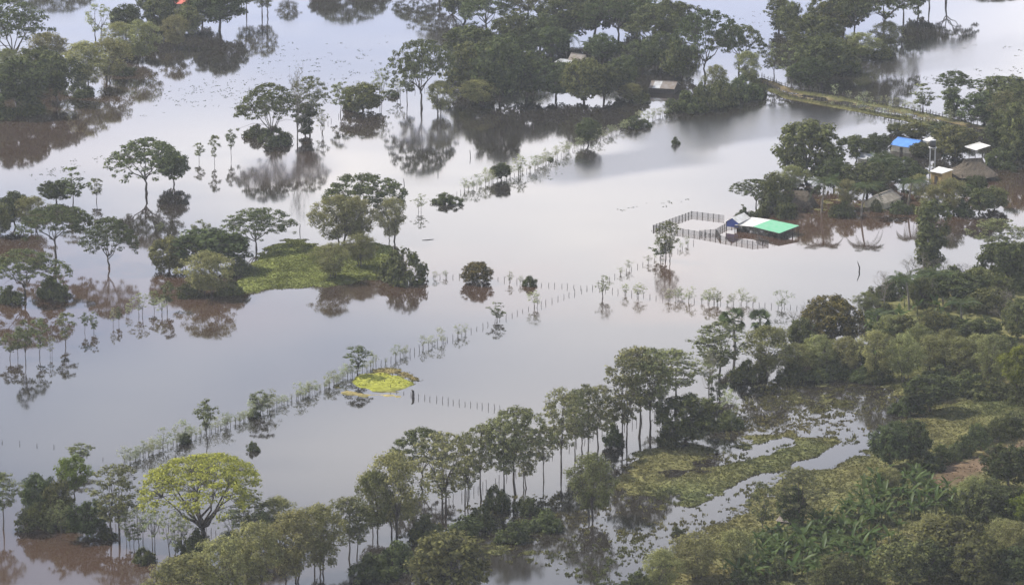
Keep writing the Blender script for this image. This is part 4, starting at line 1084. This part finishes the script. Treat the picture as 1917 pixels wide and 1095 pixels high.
house('blue_roofed_house', (1664,271), (1705,278.5), (1679,257.5), (1719,263.5), 1.4, 2.6, M['tin_blue'], M['plaster'], 'house with bright blue sheet roof among the hamlet trees')
def px_at(p):
    d = p - Vector((0, 0, CAM_H)); dz = d.y*CP - d.z*SP
    return (CX + FPX*d.x/dz, CY - FPX*(d.y*SP + d.z*CP)/dz)
def house_at(name, u, v, ang, L_, W_, ze, zr, *rest):
    c = W(u, v); ax = Vector((math.cos(ang), math.sin(ang), 0)); sd = Vector((math.sin(ang), -math.cos(ang), 0))
    pts = [c - ax*L_/2 + sd*W_/2 + Vector((0, 0, ze)), c + ax*L_/2 + sd*W_/2 + Vector((0, 0, ze)), c - ax*L_/2 + Vector((0, 0, zr)), c + ax*L_/2 + Vector((0, 0, zr))]
    return house(name, *[px_at(p) for p in pts], ze, zr, *rest)
house_at('gable_house', 1652, 384, rad(58), 8.5, 5.0, 1.2, 2.7, M['fibre'], M['plaster'], 'weathered gable-roofed house drowned to its eaves beside palms')
house('small_house', (1604,297), (1634,300), (1618,287.5), (1642,290), 2.0, 2.9, M['tin_grey'], M['plaster'], 'grey tin roof half hidden before the blue roof')
house('lean_to', (1726,262), (1742,265), (1735,255), (1749,259), 2.2, 2.6, M['tin_white'], M['plaster'], 'little pale tin roof just behind the blue roof', 'shed')
house('awning', (1827,281.5), (1856,273), (1821,271), (1841,265), 3.4, 3.8, M['tin_white'], M['timber'], 'bright white awning roof on posts behind the thatched hut', 'shed', False, False)
house('long_house', (1062,114), (1096,117), (1073,99), (1106,104), 2.2, 4.0, M['tin_dark'], M['plaster'], 'dark-roofed long house buried in the flooded grove')
house('porch', (1036,117), (1062,121), (1038,110), (1066,113), 2.0, 2.4, M['tin_grey'], M['timber'], 'pale tin porch roof in front of the dark-roofed long house', 'shed', False, False)
house('small_house', (1156,151), (1176,152), (1158,142), (1184,143.5), 2.0, 2.8, M['tin_grey'], M['timber'], 'small blue-grey tin roof between the long house and the broken barn')
house_at('tin_barn', 1244, 171, rad(-16), 6.6, 6.4, 1.2, 2.5, (M['tin_dark'], M['tin_grey'], M['tin_dark']), M['timber'], 'broken tin-roofed barn with odd pale sheets at the edge of the flooded grove', 'barn')
house('red_roofed_house', (318,8), (368,8), (330,-8), (392,-8), 2.6, 4.2, M['tin_red'], M['plaster'], 'house with a red sheet roof behind the upper grove')
house('field_hut', (1452,974), (1476,978), (1456,965), (1480,969), .9, 1.3, M['tin_dark'], M['timber'], 'low grey tin hut in the shade of the pasture tree', 'hut')
house('hidden_house', (1718,1060), (1745,1064), (1722,1050), (1750,1053), 2.0, 2.9, M['tin_white'], M['ochre'], 'pale-roofed house nearly swallowed by trees near the bananas')

# flat white-roofed hut and the tank tower behind it
def flat_hut():
    z = 2.3; c = [W(1740, 321, z), W(1763, 325.5, z), W(1785, 319, z), W(1757, 313, z)]
    c0 = sum(c, Vector())/4; c0.z = 0
    e = tag(empty('flat_roofed_hut', c0), 'ochre hut with a flat white roof below the tank tower', 'hut')
    sheets(e, c0, c[0], c[1], c[2]+Vector((0, 0, .15)), c[3]+Vector((0, 0, .15)), M['tin_white'])
    for k in range(4):
        p, q = (c[k]-c0)*.86, (c[(k+1) % 4]-c0)*.86
        mb = MB(); mb.bar((p.x, p.y, .8), (q.x, q.y, .8), .15, 2.7); mb.build('wall', M['ochre'], e)
    mb = MB(); mid = ((c[0]+c[1])/2 - c0)*.86; mb.box((0, 0, .6), (.8, .1, 1.7), math.atan2((c[1]-c[0]).y, (c[1]-c[0]).x)); mb.build('door', M['timber'], e).location = (mid.x*1.06, mid.y*1.06, 0)
flat_hut()
def tank_tower():
    p = W(1750.5, 327); p.y += 6
    e = tag(empty('tank_tower', p), 'black water tank on a tall white-legged stand', 'water tower')
    for sx_ in (-.55, .55):
        for sy_ in (-.55, .55):
            mb = MB(); mb.box((sx_, sy_, 2.1), (.13, .13, 5.4)); mb.build('leg', M['white_paint'], e)
    mb = MB(); mb.box((0, 0, 4.9), (1.7, 1.7, .14)); mb.build('platform', M['white_paint'], e)
    mb = MB(); mb.tube([(0, 0, 4.98), (0, 0, 5.1), (0, 0, 6.3), (0, 0, 6.55)], [.6, .68, .68, .45], 14); t_ = mb.build('tank', M['black_tank'], e, True)
    mb = MB(); mb.tube([(0, 0, 6.55), (0, 0, 6.62)], [.72, .68], 14); mb.build('lid', M['tin_grey'], t_)
tank_tower()

def thatch(name, u, v, rz, L_, W_, H, label, ridge=.5, concave=1.5, z0=.2):
    """hipped thatch with flared eaves and a ragged fringe, on posts"""
    r = np.random.default_rng(int(u)); p = W(u, v)
    e = tag(empty(name, p, rz), label, 'hut')
    k, per = 9, 40; V = []; F = []
    for i in range(k+1):
        t = i/k; w = (1-t)**concave
        hx, hy = L_/2*(ridge + (1-ridge)*w), W_/2*w + .05
        for j in range(per):
            a = 2*math.pi*j/per; cx_, cy_ = math.cos(a), math.sin(a)
            m = (abs(cx_)**5 + abs(cy_)**5)**(-1/5)
            n_ = 1 + r.normal()*.018
            V.append((cx_*m*hx*n_, cy_*m*hy*n_, z0 + (H-z0)*t + r.normal()*.05 - (.25*r.random() if i == 0 else 0)))
    for i in range(k):
        for j in range(per):
            a, b = i*per+j, i*per+(j+1) % per
            F.append((a, b, b+per, a+per))
    F.append(tuple(k*per+j for j in range(per)))
    me_ = bpy.data.meshes.new('roof'); me_.from_pydata(V, [], F); me_.materials.append(M['thatch']); me_.update()
    rf = link('roof', me_, e)
    n = 900; a = r.uniform(0, 6.283, n); t = r.random(n)**1.6*.9; w = (1-t)**concave
    m = (np.abs(np.cos(a))**5 + np.abs(np.sin(a))**5)**(-1/5)
    X = np.cos(a)*m*L_/2*(ridge+(1-ridge)*w)*1.01; Y = np.sin(a)*m*W_/2*w*1.02; Z = z0+(H-z0)*t+.04
    dx = np.stack([-np.sin(a), np.cos(a), np.zeros(n)], 1)*.07; dn = np.stack([np.cos(a)*.18, np.sin(a)*.18, -np.full(n, .35)], 1)
    B = np.stack([X, Y, Z], 1)
    sm = np_mesh('straw', np.stack([B-dx, B+dx, B+dn], 1).reshape(-1, 3), np.arange(n*3).reshape(-1, 3), M['thatch'])
    tag(link('straw', sm, rf), kind='stuff')
    for sx_ in (-.8, 0, .8):
        for sy_ in (-.8, .8):
            mb = MB(); mb.tube([(sx_*L_/2, sy_*W_/2, -.6), (sx_*L_/2, sy_*W_/2, z0+.5)], [.1, .1], 6); mb.build('post', M['timber'], e)
thatch('thatched_hut', 1821, 331, rad(10), 9.4, 11.0, 4.1, 'big peaked thatched hut beside the white awning', .45, 1.7, 1.0)
thatch('thatched_hut', 1490, 384, rad(-12), 8.4, 7.0, 3.1, 'long low thatched roof sunk in bushes near the green-roofed shed', .62, .8, .1)

# ------------------------------------------------------------------ floating plants
def floats(boxes, label, seed, size):
    r = np.random.default_rng(seed); C_ = []
    for (u0, v0, u1, v1, n, w) in boxes:
        u = r.uniform(0, 1, n); vv = r.uniform(0, 1, n)
        for a, b in zip(u, vv):
            p = W(u0+(u1-u0)*a + r.normal()*w, v0+(v1-v0)*a + r.normal()*w*.35)
            for k in range(r.integers(1, 7)):
                C_.append((p.x + r.normal()*.4, p.y + r.normal()*.6, .02))
    C_ = np.array(C_)
    me_ = leaf_mesh('floating_weed', C_, np.full(len(C_), .16), 4, size, .35, 1.2, M['bush'], r, .7)
    tag(link('floating_weed', me_), label, 'water weed', kind='stuff')
floats([(340,180,700,100,90,45), (420,200,700,150,70,30), (300,200,420,150,40,30), (520,210,640,180,30,14), (1700,150,1917,130,40,18), (1040,310,1110,300,22,12), (930,345,1060,325,20,9),
        (1180,390,1300,375,10,10), (1560,60,1900,90,20,30), (1230,435,1250,428,5,5), (60,330,230,290,26,16), (300,200,700,80,60,55), (880,20,1080,120,30,30), (1380,60,1450,20,20,25)], 'specks of floating water weed drifting on the open flood', 41, .11)
